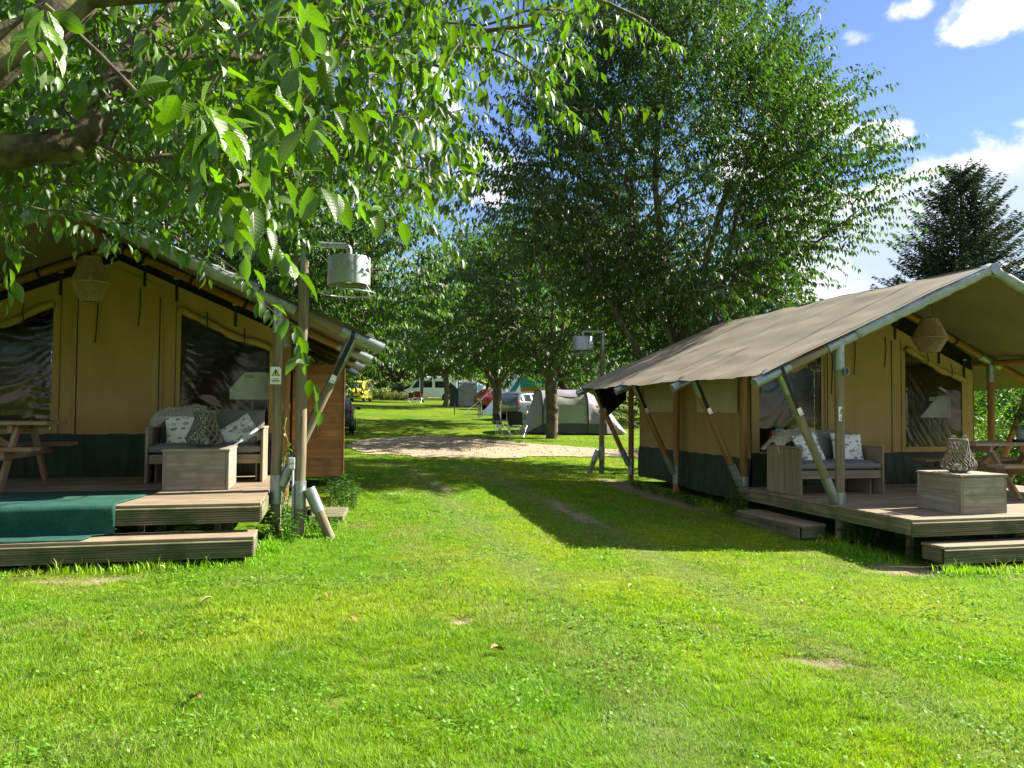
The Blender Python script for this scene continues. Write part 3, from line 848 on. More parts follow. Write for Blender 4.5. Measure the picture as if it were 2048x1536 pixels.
    # windows: creased clear film, rolled-up blind above, canvas frame beading
    for wi, (x0, x1, zb) in enumerate(wins):
        r = np.random.default_rng(40 + wi + int(xr * 10))
        ph = r.uniform(0, 6, 8)
        cx = x0 if wi == 1 else x1
        inner = x0 if abs(x0 - xr) < abs(x1 - xr) else x1
        def fnw(u, v):
            x = x0 + (x1 - x0) * u
            zt = wtop(x) + .02
            z = zb - .01 + (zt - zb) * v
            # creases fan out from the inner edge
            dx = abs(x - inner); dz = z - (zb + .55)
            ang = math.atan2(z - (zb + 1.25), dx + .35)
            amp = .0012 * max(0, 1 - dx / .34) ** 1.5 * (.25 + float(vnoise(ang * 3, 0.0, .35, 91 + wi))) + .0004
            wv_ = ang + .05 * math.sin(dx * 9 + ph[3]) + .04 * (float(vnoise(x * 3, z * 3, .5, 95 + wi)) - .5)
            y = amp * (math.sin(wv_ * 37 + ph[0]) + .7 * math.sin(wv_ * 59 + ph[1])) + .004 * math.sin(3 * z + ph[2]) + .004 * math.sin(4 * x + ph[4])
            cz = z - zb
            if T is TR and wi == 1:      # long diagonal tension folds
                q = (x - x0) * .72 + cz * .52
                m_ = max(0, 1 - ((x - x0) * .9 + cz * .55) / 1.0) ** .7
                y += .0030 * m_ * (math.sin(q * 78 + 1.5 * math.sin(q * 23)) + .6 * math.sin(q * 133 + 2))
            elif T is TL and wi == 0:    # short curved puckers along the zip side
                m_ = max(0, 1 - dx / .30) * max(0, 1 - abs(cz - .42) / .55)
                y += .0024 * m_ * math.sin(cz * 44 - 9 * dx * dx - 3 * dx)
            elif T is TL:
                m_ = max(0, 1 - dx / .35) * max(0, 1 - abs(cz - .6) / .8)
                y += .0012 * m_ * (math.sin(cz * 62 + 8 * dx) + .5 * math.sin(cz * 101 + 3))
            if dx < .03 or abs(x - x0) < .01 or abs(x - x1) < .01: y *= .3
            return (x, yf + .012 + y, z)
        pane = MB().grid(fnw, 44, 56).build('window_pane', M_film, root, 'all')
        bd = .035
        frm = MB()
        for (a, b, c, d) in ((x0 - .01, zb - bd, x1 + .01, zb),):
            frm.box(((a + c) / 2, yf - .008, (b + d) / 2), (c - a, .012, d - b))
        frm.build('window_hem', M_wall, root)
        n = 22
        pts = []; rad = []
        for i in range(n + 1):
            x = x0 - .02 + (x1 - x0 + .04) * i / n
            pts.append((x, yf - .05, wtop(x) + .04 - .045 * math.sin(math.pi * i / n) ** 2 - .010 * math.sin(4 * math.pi * i / n)))
            rad.append(.046 + .007 * math.sin(i * 1.1) + .005 * math.sin(i * 2.3))
        MB().tube(pts, rad, 10).build('rolled_blind', M_wall, root, 'all')
        for f in (.3, .72):
            x = x0 + (x1 - x0) * f
            MB().tube([(x, yf - .10, wtop(x) + .16), (x, yf - .135, wtop(x) + .03), (x + .01, yf - .10, wtop(x) - .10)], .008, 6).build('blind_tie', M_black, root)
    # side and back walls
    yb_ = ye - .05
    for side in (-1, 1):
        xw = (wx0 if side < 0 else wx1)
        zt = zp(abs(xw - xr)) - .12
        seg = 40
        def fns(u, v):
            y = yf + (yb_ - yf) * u
            return (xw + side * (.012 * math.sin(9 * y) * math.sin(math.pi * v) + .01), y, T['sfl'] + T['sskirt'] + (zt - T['sfl'] - T['sskirt']) * v)
        MB().grid(fns, seg, 8).build('side_wall', M_wall, root, 'all')
        skirt((xw + side * .012, yf, 0), (xw + side * .012, yb_, 0), T['sfl'], T['sfl'] + T['sskirt'] + .01, .05, (side, 0, 0))
        for (ya, yc, za, zc) in T['flaps']:
            def fnf(u, v): 
                y = ya + (yc - ya) * u
                return (xw + side * (.032 + .006 * math.sin(12 * y + 3 * v)), y, za + (zc - za) * v)
            MB().grid(fnf, 14, 8).build('window_flap', M_flap, root, 'all')
    vs = [(wx0, yb_, T['sfl']), (wx1, yb_, T['sfl']), (wx1, yb_, zp(abs(wx1 - xr)) - .1), (xr, yb_, zr - .1), (wx0, yb_, zp(abs(wx0 - xr)) - .1)]
    MB().add(vs, [(0, 1, 2, 3, 4)]).build('back_wall', M_wall, root)
    MB().box(((wx0 + wx1) / 2, (yf + yb_) / 2, fl - .06), (wx1 - wx0 - .04, yb_ - yf - .02, .05)).build('tent_floor', M_dark, root)
    return root, yf, ztop
pmseam = pm('stitched_seam', (.10, .068, .028), None, rough=.9)
TR = dict(xr=8.62, half=2.32, zr=3.53, sl=.448, ys=[8.38, 10.64, 12.94, 15.06], fl=.47, ee=1.17, ext=3.42, yz=.46, gap=.30, wl=2.14, wr=2.02, skirt=.50, sskirt=.64, sfl=.24,
          wins=[(6.62, 7.72, 1.0), (9.30, 10.42, 1.06)], wtop=.30, door=(7.78, 9.06), cords=[(7.9, .75), (8.32, .62), (8.9, .5)], tabs=[8.28, 9.1, 9.95, 10.45, 7.4], flaps=[(14.7, 13.3, 1.6, 2.24), (12.45, 11.06, 1.6, 2.24)],
          label='tan safari tent at right with its grey roof in the sun')
TL = dict(xr=-2.62, half=2.15, zr=3.72, sl=.43, ys=[8.9, 11.0, 13.2, 15.3], fl=.715, ee=1.13, ext=3.18, yz=.73, gap=.16, wl=2.05, wr=2.02, skirt=.55, sskirt=.62, sfl=.5,
          wins=[(-4.5, -3.38, 1.33), (-1.84, -.70, 1.33)], wtop=.33, door=(-3.13, -2.06), cords=[(-2.86, .75), (-2.35, .5)], tabs=[-3.3, -2.3, -1.9, -1.15, -4.2], flaps=[(14.7, 13.4, 1.7, 2.3), (12.6, 11.3, 1.7, 2.3)],
          label='tan safari tent at left half hidden by cherry leaves')
tentR, yfR, ztR = tent(TR)
tentL, yfL, ztL = tent(TL)
# a black mesh pocket hung in the rear corner of the right tent
def sail():
    a = Vector((TR['xr'] - TR['half'] - .95, 15.06, 2.0)); 
    v = [(5.45, 15.06, 2.0), (6.22, 15.08, 2.36), (6.2, 15.08, 1.85), (5.72, 15.06, 1.45)]
    o = MB().add(v + [(x, y + .01, z) for x, y, z in v], [(0, 1, 2, 3), (4, 7, 6, 5), (0, 4, 5, 1), (1, 5, 6, 2), (2, 6, 7, 3), (3, 7, 4, 0)]).build('shade_cloth', M_gauze, tentR)
sail()

# ------------------------------------------------------------ decks
def grooved(name, L, H, D, mat, n=7):
    """a ridged decking board on edge, its ribs running along X"""
    key = ('groove', round(L, 3), round(H, 3))
    if key not in _cache:
        prof = []
        for i in range(n):
            z0 = -H / 2 + H * i / n; dz = H / n
            prof += [(-D / 2 + .009, z0 + .0005), (-D / 2, z0 + dz * .22), (-D / 2, z0 + dz * .62), (-D / 2 + .009, z0 + dz * .84)]
        prof += [(D / 2, H / 2), (D / 2, -H / 2)]
        _cache[key] = MB().prism(prof, 'x', -L / 2, L / 2).mesh(name, mat)
    return _cache[key]
def deck(x0, x1, y0, y1, z, gbase, label, side_left=False):
    root = thing('timber_deck', ((x0 + x1) / 2, (y0 + y1) / 2, gbase), label, 'deck')
    w = .142; y = y0 + w / 2; k = 0
    while y < y1:
        plank('plank', ((x0 + x1) / 2 + random.uniform(-.006, .006), y, z - .014), (x1 - x0, w - .007, .028), M_deck, root)
        y += w; k += 1
    H = .155
    o = link('fascia_board', grooved('fascia_board', x1 - x0 + .01, H, .028, M_fascia), None, root, Matrix.Translation(((x0 + x1) / 2, y0 - .012, z - .03 - H / 2)))
    for xs, nm in ((x0, 'edge_board'), (x1, 'edge_board')):
        plank(nm, (xs, (y0 + y1) / 2, z - .03 - .07), (y1 - y0 - .02, .03, .14), M_fascia, root, rz=R(90))
    for i in range(6):
        xx = x0 + .45 + (x1 - x0 - .9) * i / 5
        pz = G(xx, y0 + .1)
        MB().box((xx, y0 + .55, (pz - .05 + z - .1) / 2), (.06, .06, z - .1 - pz + .05)).build('support', M_fascia, root)
        MB().box((xx, y0 + 1.6, (pz - .05 + z - .1) / 2), (.07, .07, z - .1 - pz + .05)).build('support', M_fascia, root)
    for i in range(4):
        xx = x0 + .2 + (x1 - x0 - .4) * i / 3
        plank('joist', (xx, (y0 + y1) / 2, z - .095), (y1 - y0 - .1, .05, .12), M_fascia, root, rz=R(90))
    return root
deckL = deck(-5.0, -.55, 7.78, 11.0, .715, G(-2.5, 9), 'weathered timber deck of the left tent, partly under green carpet')
deckR = deck(6.18, 10.85, 7.04, 10.64, .47, G(8, 9), 'weathered timber deck of the right tent')
def step_box(x0, x1, y0, y1, z, label, rz=0, n=2):
    """a low ridged step: local X long, front at -Y"""
    L = x1 - x0; D = y1 - y0
    c = Vector(((x0 + x1) / 2, (y0 + y1) / 2, 0))
    gzz = G(c.x, c.y)
    root = thing('deck_step', (c.x, c.y, gzz), label, 'step', rz=rz)
    Rz = Matrix.Rotation(rz, 4, 'Z')
    w = D / n
    for i in range(n):
        off = Rz @ Vector((0, -D / 2 + w * (i + .5), 0))
        plank('tread_board', (c.x + off.x, c.y + off.y, z - .014), (L, w - .006, .028), M_deck, root, rz=rz)
    H = min(.155, z - gzz - .01)
    off = Rz @ Vector((0, -D / 2 - .010, 0))
    link('riser_board', grooved('riser_board', L - .01, .155, .028, M_fascia), None, root, Matrix.Translation((c.x + off.x, c.y + off.y, z - .03 - .0775)) @ Rz)
    for s in (-1, 1):
        off = Rz @ Vector((s * (L / 2 - .015), .01, 0))
        plank('end_board', (c.x + off.x, c.y + off.y, z - .03 - .07), (D - .05, .028, .14), M_fascia, root, rz=rz + R(90))
        for q in (-.5, 0, .5) if s > 0 else ():
            off = Rz @ Vector((q * (L - .7), D * .25, 0))
            MB().box((c.x + off.x, c.y + off.y, (z - .04 + gzz - .08) / 2), (.06, .06, z - .04 - gzz + .08)).build('support', M_fascia, root)
    return root
step_box(-5.0, -.58, 7.46, 7.90, .445, 'long ridged wooden step below the left deck')
step_box(6.36, 10.0, 6.80, 7.12, .215, 'ridged wooden step in front of the right deck')
_s = step_box(-.75, .75, -.19, .19, .29, 'short ridged wooden step beside the right deck, in shade')
_s.matrix_basis = Matrix.Translation((6.0, 9.25, G(6, 9.25))) @ Matrix.Rotation(R(-90), 4, 'Z')
_s2 = step_box(-.55, .55, -.17, .17, .28, 'small ridged side step behind the left lamp post')
_s2.matrix_basis = Matrix.Translation((-.28, 10.3, G(-.28, 10.3) + .02)) @ Matrix.Rotation(R(90), 4, 'Z')
slab = MB().box((0, 0, 0), (.42, .9, .07)).build('timber_slab', M_fascia, None, bevel=.01, M=Matrix.Translation((.12, 10.15, G(.12, 10.1) + .05)) @ Matrix.Rotation(R(-6), 4, 'Z'))
tag(slab, 'flat timber slab lying on the grass by the left tent', 'slab')
# green carpet over the left deck and step
def carpet():
    x0, x1 = -4.6, -1.80
    prof = [(9.05, .722), (8.4, .7235), (7.9, .7235), (7.78, .7225), (7.742, .712), (7.732, .68), (7.736, .60), (7.75, .50), (7.752, .465), (7.70, .4535), (7.60, .4530), (7.50, .4545), (7.475, .447)]
    n = 60; vs = []; fs = []
    for i in range(n + 1):
        x = x0 + (x1 - x0) * i / n
        for j, (y, z) in enumerate(prof):
            dz = .004 * math.sin(x * 9 + j) * (1 if j > 8 else .3)
            xx = x
            if j == 0: xx = x
            e = .02 * math.sin(7 * y) if i == n else 0
            sl_ = (-.02 * j) * (i / n) if j > 8 else 0
            if j <= 2: sl_ += .10 * (i / n) * (2 - j) / 2
            vs.append((xx + e + sl_, y + .006 * math.sin(5 * x + j), z + abs(dz) + (.012 * max(0, math.sin(x * 4)) if j == 12 else 0)))
    m = len(prof)
    for i in range(n):
        for j in range(m - 1): fs.append((i * m + j, (i + 1) * m + j, (i + 1) * m + j + 1, i * m + j + 1))
    o = MB().add(vs, fs).build('green_carpet', M_carpet, None, 'all')
    sm = o.modifiers.new('thick', 'SOLIDIFY'); sm.thickness = .006; sm.offset = 1
    tag(o, 'green outdoor carpet draped over the left deck and step', 'carpet')
carpet()
# ------------------------------------------------------------ furniture on the decks
def soft_box(c, d, puff=.03, n=8, sag=0.0):
    """cushion: box with rounded, slightly bulging faces"""
    vs = []; idx = {}
    m = MB()
    a, b, h = d[0] / 2, d[1] / 2, d[2] / 2
    def sup(u, v):
        x = math.copysign(abs(u) ** .9, u); y = math.copysign(abs(v) ** .9, v); return x, y
    for sgn in (1, -1):
        def fn(u, v):
            u = u * 2 - 1; v = v * 2 - 1
            e = max(abs(u), abs(v))
            k = (1 - abs(u) ** 6) * (1 - abs(v) ** 6)
            z = sgn * (h * (k ** .35 if k > 0 else 0) * .0 + (h if e < .97 else h * .55)) + sgn * puff * (1 - u * u) * (1 - v * v)
            sh = 1.0 if e < .97 else 1.0
            return (c[0] + a * u * sh, c[1] + b * v * sh, c[2] + z + .004 * math.sin(9 * u + 5 * v))
        m.grid(fn, n, n)
    # side wall
    ring = [(-1 + 2 * i / n, -1) for i in range(n)] + [(1, -1 + 2 * i / n) for i in range(n)] + [(1 - 2 * i / n, 1) for i in range(n)] + [(-1, 1 - 2 * i / n) for i in range(n)]
    k = len(ring); b0 = len(m.v)
    for z, o in ((-.55, 1.0), (-.3, 1.02), (.3, 1.02), (.55, 1.0)):
        for u, v in ring: m.v.append((c[0] + a * u * o, c[1] + b * v * o, c[2] + h * z))
    for r_ in range(3):
        for i in range(k): m.f.append((b0 + r_ * k + i, b0 + r_ * k + (i + 1) % k, b0 + (r_ + 1) * k + (i + 1) % k, b0 + (r_ + 1) * k + i))
    return m
def sofa(x, y, z, label):
    """x,y = front left corner on the floor; faces -Y"""
    Wd, D, Ha = 1.34, .82, .67
    root = thing('garden_sofa', (x + Wd / 2, y + D / 2, z), label, 'sofa', 'scaffold wood sofas on the decks')
    for s in (0, 1):
        xx = x + (.016 if s == 0 else Wd - .016)
        nb = 4
        for i in range(nb):
            w = D / nb
            plank('arm_board', (xx, y + w * (i + .5), z + Ha / 2 - .014), (Ha - .028, w - .003, .030), M_sofa, root, M=Matrix.Rotation(R(90), 4, 'Z') @ Matrix.Rotation(R(-90), 4, 'Y') @ Matrix.Identity(4) if False else (Matrix(((0, 0, 1, 0), (0, 1, 0, 0), (-1, 0, 0, 0), (0, 0, 0, 1)))))
        plank('arm_cap', (xx, y + D / 2, z + Ha - .012), (D + .01, .05, .024), M_sofa, root, rz=R(90))
    for i in range(3):
        plank('back_board', (x + Wd / 2, y + D - .03, z + .30 + .125 * i), (Wd - .066, .028, .121), M_sofa, root)
    plank('seat_rail', (x + Wd / 2, y + .045, z + .285), (Wd - .066, .03, .11), M_sofa, root)
    for i in range(5):
        plank('seat_slat', (x + Wd / 2, y + .10 + .135 * i, z + .333), (Wd - .066, .12, .02), M_sofa, root)
    for s in (0, 1):
        plank('inner_leg', (x + (.09 if s == 0 else Wd - .09), y + .42, z + .16), (.32, .5, .028), M_sofa, root, M=Matrix(((0, 0, 1, 0), (0, 1, 0, 0), (-1, 0, 0, 0), (0, 0, 0, 1))))
    cw = (Wd - .08) / 2
    for s in (0, 1):
        xc = x + .04 + cw * (s + .5)
        soft_box((xc, y + .36, z + .405), (cw - .008, .68, .125), .012).build('seat_cushion', M_cush, root, True)
        o = soft_box((0, 0, 0), (cw - .02, .46, .12), .02).mesh('back_cushion', M_cush, True)
        link('back_cushion', o, None, root, Matrix.Translation((xc, y + .68, z + .65)) @ Matrix.Rotation(R(78), 4, 'X') @ Matrix.Rotation(R(random.uniform(-2, 2)), 4, 'Z'))
    return root
sofaR = sofa(6.36, 9.28, .47, 'wooden sofa with grey cushions on the right tent deck')
sofaL = sofa(-2.02, 9.92, .715, 'wooden sofa with grey cushions on the left tent deck')
def pillow_mat():
    m, nt, N, L, B = nodes('leaf_print_cotton')
    B.inputs['Roughness'].default_value = .9
    tc = N.new('ShaderNodeTexCoord'); oi = N.new('ShaderNodeObjectInfo')
    ad = N.new('ShaderNodeVectorMath'); ad.operation = 'ADD'
    L.new(tc.outputs['Object'], ad.inputs[0]); L.new(oi.outputs['Random'], ad.inputs[1])
    def motif(scale, rot, st, r0, r1):
        mp = N.new('ShaderNodeMapping'); mp.inputs['Rotation'].default_value = (0, 0, rot); mp.inputs['Scale'].default_value = (scale, scale * st, .01)
        L.new(ad.outputs[0], mp.inputs['Vector'])
        v = N.new('ShaderNodeTexVoronoi'); v.inputs['Scale'].default_value = 1; v.inputs['Randomness'].default_value = .85
        L.new(mp.outputs[0], v.inputs['Vector'])
        a = N.new('ShaderNodeMapRange'); a.inputs['From Min'].default_value = r0; a.inputs['From Max'].default_value = r0 + .015
        a.inputs['To Min'].default_value = 1; a.inputs['To Max'].default_value = 0
        L.new(v.outputs['Distance'], a.inputs['Value'])
        b = N.new('ShaderNodeMapRange'); b.inputs['From Min'].default_value = r1; b.inputs['From Max'].default_value = r1 + .015
        L.new(v.outputs['Distance'], b.inputs['Value'])
        ring = N.new('ShaderNodeMath'); ring.operation = 'MULTIPLY'
        L.new(a.outputs[0], ring.inputs[0]); L.new(b.outputs[0], ring.inputs[1])
        sp = N.new('ShaderNodeSeparateColor'); L.new(v.outputs['Color'], sp.inputs[0])
        fl = N.new('ShaderNodeMath'); fl.operation = 'MULTIPLY'
        th = N.new('ShaderNodeMath'); th.operation = 'GREATER_THAN'; th.inputs[1].default_value = .55
        L.new(sp.outputs[0], th.inputs[0]); L.new(th.outputs[0], fl.inputs[0]); L.new(a.outputs[0], fl.inputs[1])
        return ring.outputs[0], fl.outputs[0]
    col = None
    prev = (.74, .74, .71, 1)
    src = None
    for i, (sc, rot, st, r0, r1) in enumerate([(5.2, .6, 2.2, .36, .30), (6.5, -.7, 2.0, .30, .24), (10, 1.4, 1.6, .32, .25)]):
        ring, fill = motif(sc, rot, st, r0, r1)
        for fac, c in ((fill, [(.33, .33, .31, 1), (.42, .40, .36, 1), (.36, .38, .40, 1)][i]), (ring, (.13, .13, .15, 1))):
            mx = N.new('ShaderNodeMix'); mx.data_type = 'RGBA'
            k = N.new('ShaderNodeMath'); k.operation = 'MULTIPLY'; k.inputs[1].default_value = .85
            L.new(fac, k.inputs[0]); L.new(k.outputs[0], mx.inputs['Factor'])
            if src is None: mx.inputs['A'].default_value = prev
            else: L.new(src, mx.inputs['A'])
            mx.inputs['B'].default_value = c
            src = mx.outputs['Result']
    L.new(src, B.inputs['Base Color'])
    return m
M_pillow = pillow_mat()
def pillow(name, loc, rx, ry, rz, w, h, label):
    def half(sg):
        def fn(u, v):
            u = u * 2 - 1; v = v * 2 - 1
            k = max(0, (1 - u ** 4) * (1 - v ** 4))
            px = u * (1 - .07 * (1 - v * v) * abs(u)); py = v * (1 - .07 * (1 - u * u) * abs(v))
            return (px * w / 2, py * h / 2, sg * .075 * k ** .55 + .006 * math.sin(7 * u + 3 * v))
        return fn
    m = MB().grid(half(1), 16, 16).grid(half(-1), 16, 16)
    o = m.build(name, M_pillow, None, 'all', M=Matrix.Translation(loc) @ Matrix.Rotation(rz, 4, 'Z') @ Matrix.Rotation(rx, 4, 'X') @ Matrix.Rotation(ry, 4, 'Z'))
    return tag(o, label, 'pillow', 'leaf print pillows on the sofas')
pillow('pillow', (6.74, 9.64, 1.10), R(66), R(8), R(14), .47, .47, 'leaf print pillow under the white sheepskin on the right sofa')
pillow('pillow', (7.42, 9.70, 1.10), R(70), R(-3), R(-6), .48, .46, 'leaf print pillow at the open end of the right sofa')
pillow('pillow', (-1.62, 10.25, 1.33), R(68), R(4), R(8), .48, .44, 'leaf print pillow under the sheepskin on the left sofa')
pillow('pillow', (-.98, 10.28, 1.29), R(62), R(38), R(-10), .44, .44, 'leaf print pillow leaning in the sunlit corner of the left sofa')
def sheepskin(c, w, d, z, label, drop_x=-1):
    root = thing('sheepskin', (c[0], c[1], z), label, 'sheepskin', 'sheepskins over the sofas')
    r = np.random.default_rng(int(abs(c[0]) * 100))
    # pelt: drapes over back cushion top and down over the arm
    path = [(-.02, .36), (.10, .50), (.24, .585), (.40, .60), (.52, .56)]
    def surf(u, v):
        # u across X (over the arm side), v front-back
        x = c[0] - w / 2 + w * u
        y = c[1] - d / 2 + d * v
        zz = z + .10 * math.sin(math.pi * min(1, .2 + v)) + .02 * math.sin(8 * u + 4 * v)
        e = max(0, .35 - u) / .35
        zz -= .17 * e ** 1.6
        fr = max(0, .25 - v) / .25
        zz -= .10 * fr ** 1.5
        return Vector((x, y, zz))
    MB().grid(surf, 18, 12).build('pelt', M_fur, root, 'all')
    n = 5200
    u = r.random(n); v = r.random(n)
    P = np.array([surf(a, b) for a, b in zip(u, v)])
    e = 1e-2
    dirs = np.stack([(u - .5) * 1.0, (v - .5) * 1.2, .55 + 0 * u], -1) + r.normal(0, .38, (n, 3))
    dirs = nrm(dirs); Ln = r.uniform(.035, .085, n)[:, None]
    side = nrm(np.cross(dirs, r.normal(0, 1, (n, 3)))) * .0022
    droop = np.array([0, 0, -1]) * Ln * .35
    mid = P + dirs * Ln * .6; tip = P + dirs * Ln + droop
    V = np.stack([P - side, P + side, mid + side * .8, mid - side * .8, tip], 1).reshape(-1, 3)
    b = 5 * np.arange(n)[:, None]
    me = np_mesh('fur', V, [b + np.array([[0, 1, 2, 3]]), b + np.array([[3, 2, 4]])], M_fur)
    tag(link('fur', me, None, root), kind='stuff')
sheepskin((6.66, 9.98, 0), .62, .42, 1.24, 'white long-haired sheepskin over the corner of the right sofa')
sheepskin((-1.74, 10.56, 0), .60, .42, 1.50, 'white long-haired sheepskin over the corner of the left sofa')
def crate(x, y, z, w, d, h, label):
    root = thing('box_table', (x + w / 2, y + d / 2, z), label, 'box table', 'wooden box tables on the decks')
    hb = (h - .03) / 2
    for k in range(2):
        zz = z + hb * (k + .5)
        for yy in (y + .012, y + d - .012): plank('panel_board', (x + w / 2, yy, zz), (w - .07, .022, hb - .003), M_box, root)
        for xx in (x + .012, x + w - .012): plank('panel_board', (xx, y + d / 2, zz), (d - .07, .022, hb - .003), M_box, root, rz=R(90))
    for xx in (x + .0175, x + w - .0175):
        for yy in (y + .0175, y + d - .0175): plank('corner_post', (xx, yy, z + (h - .03) / 2), (h - .032, .035, .035), M_box, root, M=Matrix.Rotation(R(90), 4, 'Y'))
    nb = 4; bw = (d + .02) / nb
    for k in range(nb): plank('top_board', (x + w / 2, y - .01 + bw * (k + .5), z + h - .014), (w + .02, bw - .003, .027), M_box, root)
    return root
crate(7.05, 7.28, .47, .64, .66, .45, 'grey wooden box table on the right deck')
crate(-1.66, 9.02, .715, .68, .80, .455, 'grey wooden box table on the left deck')
def lantern(x, y, z, label, s=1.0):
    root = thing('wicker_lantern', (x, y, z), label, 'lantern', 'wicker lanterns on the box tables')
    Hh = .36 * s
    prof = [(0, .085), (.05, .145), (.12, .175), (.2, .182), (.3, .165), (.45, .135), (.6, .115), (.75, .10), (1, .094)]
    def rad(t): return float(np.interp(t, [p[0] for p in prof], [p[1] for p in prof])) * s
    m = MB()
    for fam in (-1, 1):
        for k in range(14):
            a0 = 2 * math.pi * k / 14 + (.1 if fam > 0 else 0)
            tw = fam * R(95)
            pts = []
            for i in range(13):
                t = i / 12
                rr = rad(t) + .003 * fam + random.uniform(-.002, .002)
                a = a0 + tw * t
                pts.append((x + rr * math.cos(a), y + rr * math.sin(a), z + .015 + Hh * t))
            m.tube(pts, .0068 * s, 5, False)
    tag(m.build('wicker_lattice', M_wicker, root, 'all'), kind='stuff')
    for t in (.0, .97):
        rr = rad(t)
        for q in (0, .012):
            MB().tube([(x + rr * math.cos(a), y + rr * math.sin(a), z + .012 + Hh * t + q) for a in np.linspace(0, 2 * math.pi, 24, endpoint=False)], .0075, 6, closed=True).build('rim', M_wicker, root, 'all')
    MB().lathe([(0, .004), (rad(0), .004), (rad(0), .02), (0, .02)], 20, (x, y, z)).build('base', M_wicker, root)
    for sgn in (-1, 1):
        pts = [(x + sgn * (.094 * s + .0), y, z + Hh * .85), (x + sgn * .125 * s, y - .01, z + Hh * 1.02), (x + sgn * .10 * s, y - .015, z + Hh * 1.13), (x + sgn * .05 * s, y - .012, z + Hh * 1.12), (x + sgn * .035 * s, y - .01, z + Hh * 1.0)]
        MB().tube(pts, .006, 6).build('handle', M_wicker, root, 'all')
    gm, nt, N, L, B = (None,) * 5
    MB().lathe([(.07 * s, .03), (.07 * s, Hh * .8)], 20, (x, y, z)).build('glass_cylinder', M_film, root, 'all')
    MB().lathe([(0, .03), (.038 * s, .03), (.038 * s, .09 * s), (0, .09 * s)], 16, (x, y, z)).build('candle', M_panel, root)
lantern(7.33, 7.60, .921, 'bell-shaped grey wicker lantern on the right box table', 1.05)
lantern(-1.30, 9.50, 1.171, 'bell-shaped grey wicker lantern on the left box table', 1.12)
def pendant(x, y, ztop, zb, r, ztie, label):
    root = thing('cord_pendant_lamp', (x, y, zb), label, 'lamp shade', 'cord pendant lamps under the tent roofs')
    H = ztop - zb; zm = zb + H * .42; rt = r * .46; rb = r * .52
    for rr, zz in ((rt, ztop), (r, zm), (rb, zb)):
        MB().tube([(x + rr * math.cos(a), y + rr * math.sin(a), zz) for a in np.linspace(0, 2 * math.pi, 32, endpoint=False)], .008, 6, closed=True).build('ring', M_rope, root, 'all')
    up = MB(); lo = MB()
    n = 72
    for k in range(n):
        a = 2 * math.pi * k / n; c, s_ = math.cos(a), math.sin(a)
        up.tube([(x + rt * c, y + rt * s_, ztop), (x + r * c, y + r * s_, zm)], .0062, 4, False)
        lo.tube([(x + r * c, y + r * s_, zm), (x + rb * c, y + rb * s_, zb)], .0055, 4, False)
    tag(up.build('upper_cords', M_rope, root, 'all'), kind='stuff'); tag(lo.build('lower_cords', M_rope, root, 'all'), kind='stuff')
    for k in range(3):
        a = 2 * math.pi * k / 3
        MB().tube([(x, y, ztop + .03), (x + rt * math.cos(a), y + rt * math.sin(a), ztop)], .004, 5).build('spider_arm', M_dark, root)
    MB().tube([(x, y, ztie), (x, y, ztop + .02)], .005, 6).build('cable', M_rope, root)
    MB().lathe([(0, .03), (.022, .03), (.024, -.06), (0, -.06)], 12, (x, y, ztop)).build('bulb_holder', M_dark, root)
pendant(8.50, 9.30, 2.97, 2.50, .235, 3.50, 'jute cord pendant lamp under the right tent roof')
pendant(-2.56, 9.60, 3.32, 2.82, .20, 3.68, 'jute cord pendant lamp under the left tent roof')
def picnic(x0, yc, z, label, Lx=1.9):
    """long axis X, x0 = left end of the top"""
    root = thing('picnic_table', (x0 + Lx / 2, yc, z), label, 'picnic table', 'picnic tables on the decks')
    H = .74
    for k in range(5): plank('top_board', (x0 + Lx / 2, yc + (k - 2) * .145, z + H - .02), (Lx, .138, .04), M_picnic, root)
    for s in (-1, 1):
        for k in range(2): plank('seat_board', (x0 + Lx / 2, yc + s * (.60 + k * .145), z + .45), (Lx, .138, .04), M_picnic, root)
    for xe in (x0 + .33, x0 + Lx - .33):
        for s in (-1, 1):
            p0 = Vector((xe, yc + s * .72, z)); p1 = Vector((xe, yc + s * .22, z + H - .045))
            d = (p1 - p0); a = math.atan2(d.z, d.y)
            M = Matrix.Rotation(a, 4, 'X') @ Matrix.Rotation(R(90), 4, 'Z')
            plank('leg', p0.lerp(p1, .5), (d.length, .045, .095), M_picnic, root, M=M)
        plank('seat_beam', (xe + .046, yc, z + .385), (1.56, .045, .095), M_picnic, root, rz=R(90))
        plank('top_beam', (xe - .046, yc, z + H - .085), (.68, .045, .085), M_picnic, root, rz=R(90))
        for s in (-1, 1):
            for q in (-.03, .03):
                MB().tube([(xe + .070, yc + s * (.455 + q), z + .385 + q * .5), (xe + .076, yc + s * (.455 + q), z + .385 + q * .5)], .011, 8).build('bolt', M_steel, root)
    for s, xe in ((1, x0 + .33), (-1, x0 + Lx - .33)):
        p0 = Vector((xe + s * .05, yc, z + .37)); p1 = Vector((xe + s * .46, yc, z + H - .06)); d = p1 - p0
        plank('brace', p0.lerp(p1, .5), (d.length, .045, .07), M_picnic, root, M=Matrix.Rotation(-math.atan2(d.z, d.x), 4, 'Y'))
    return root
picnic(8.64, 9.02, .47, 'wooden picnic table with a potted plant on the right deck', 1.9)
picnic(-4.90, 9.9, .715, 'brown wooden picnic table at the left end of the left deck', 1.95)
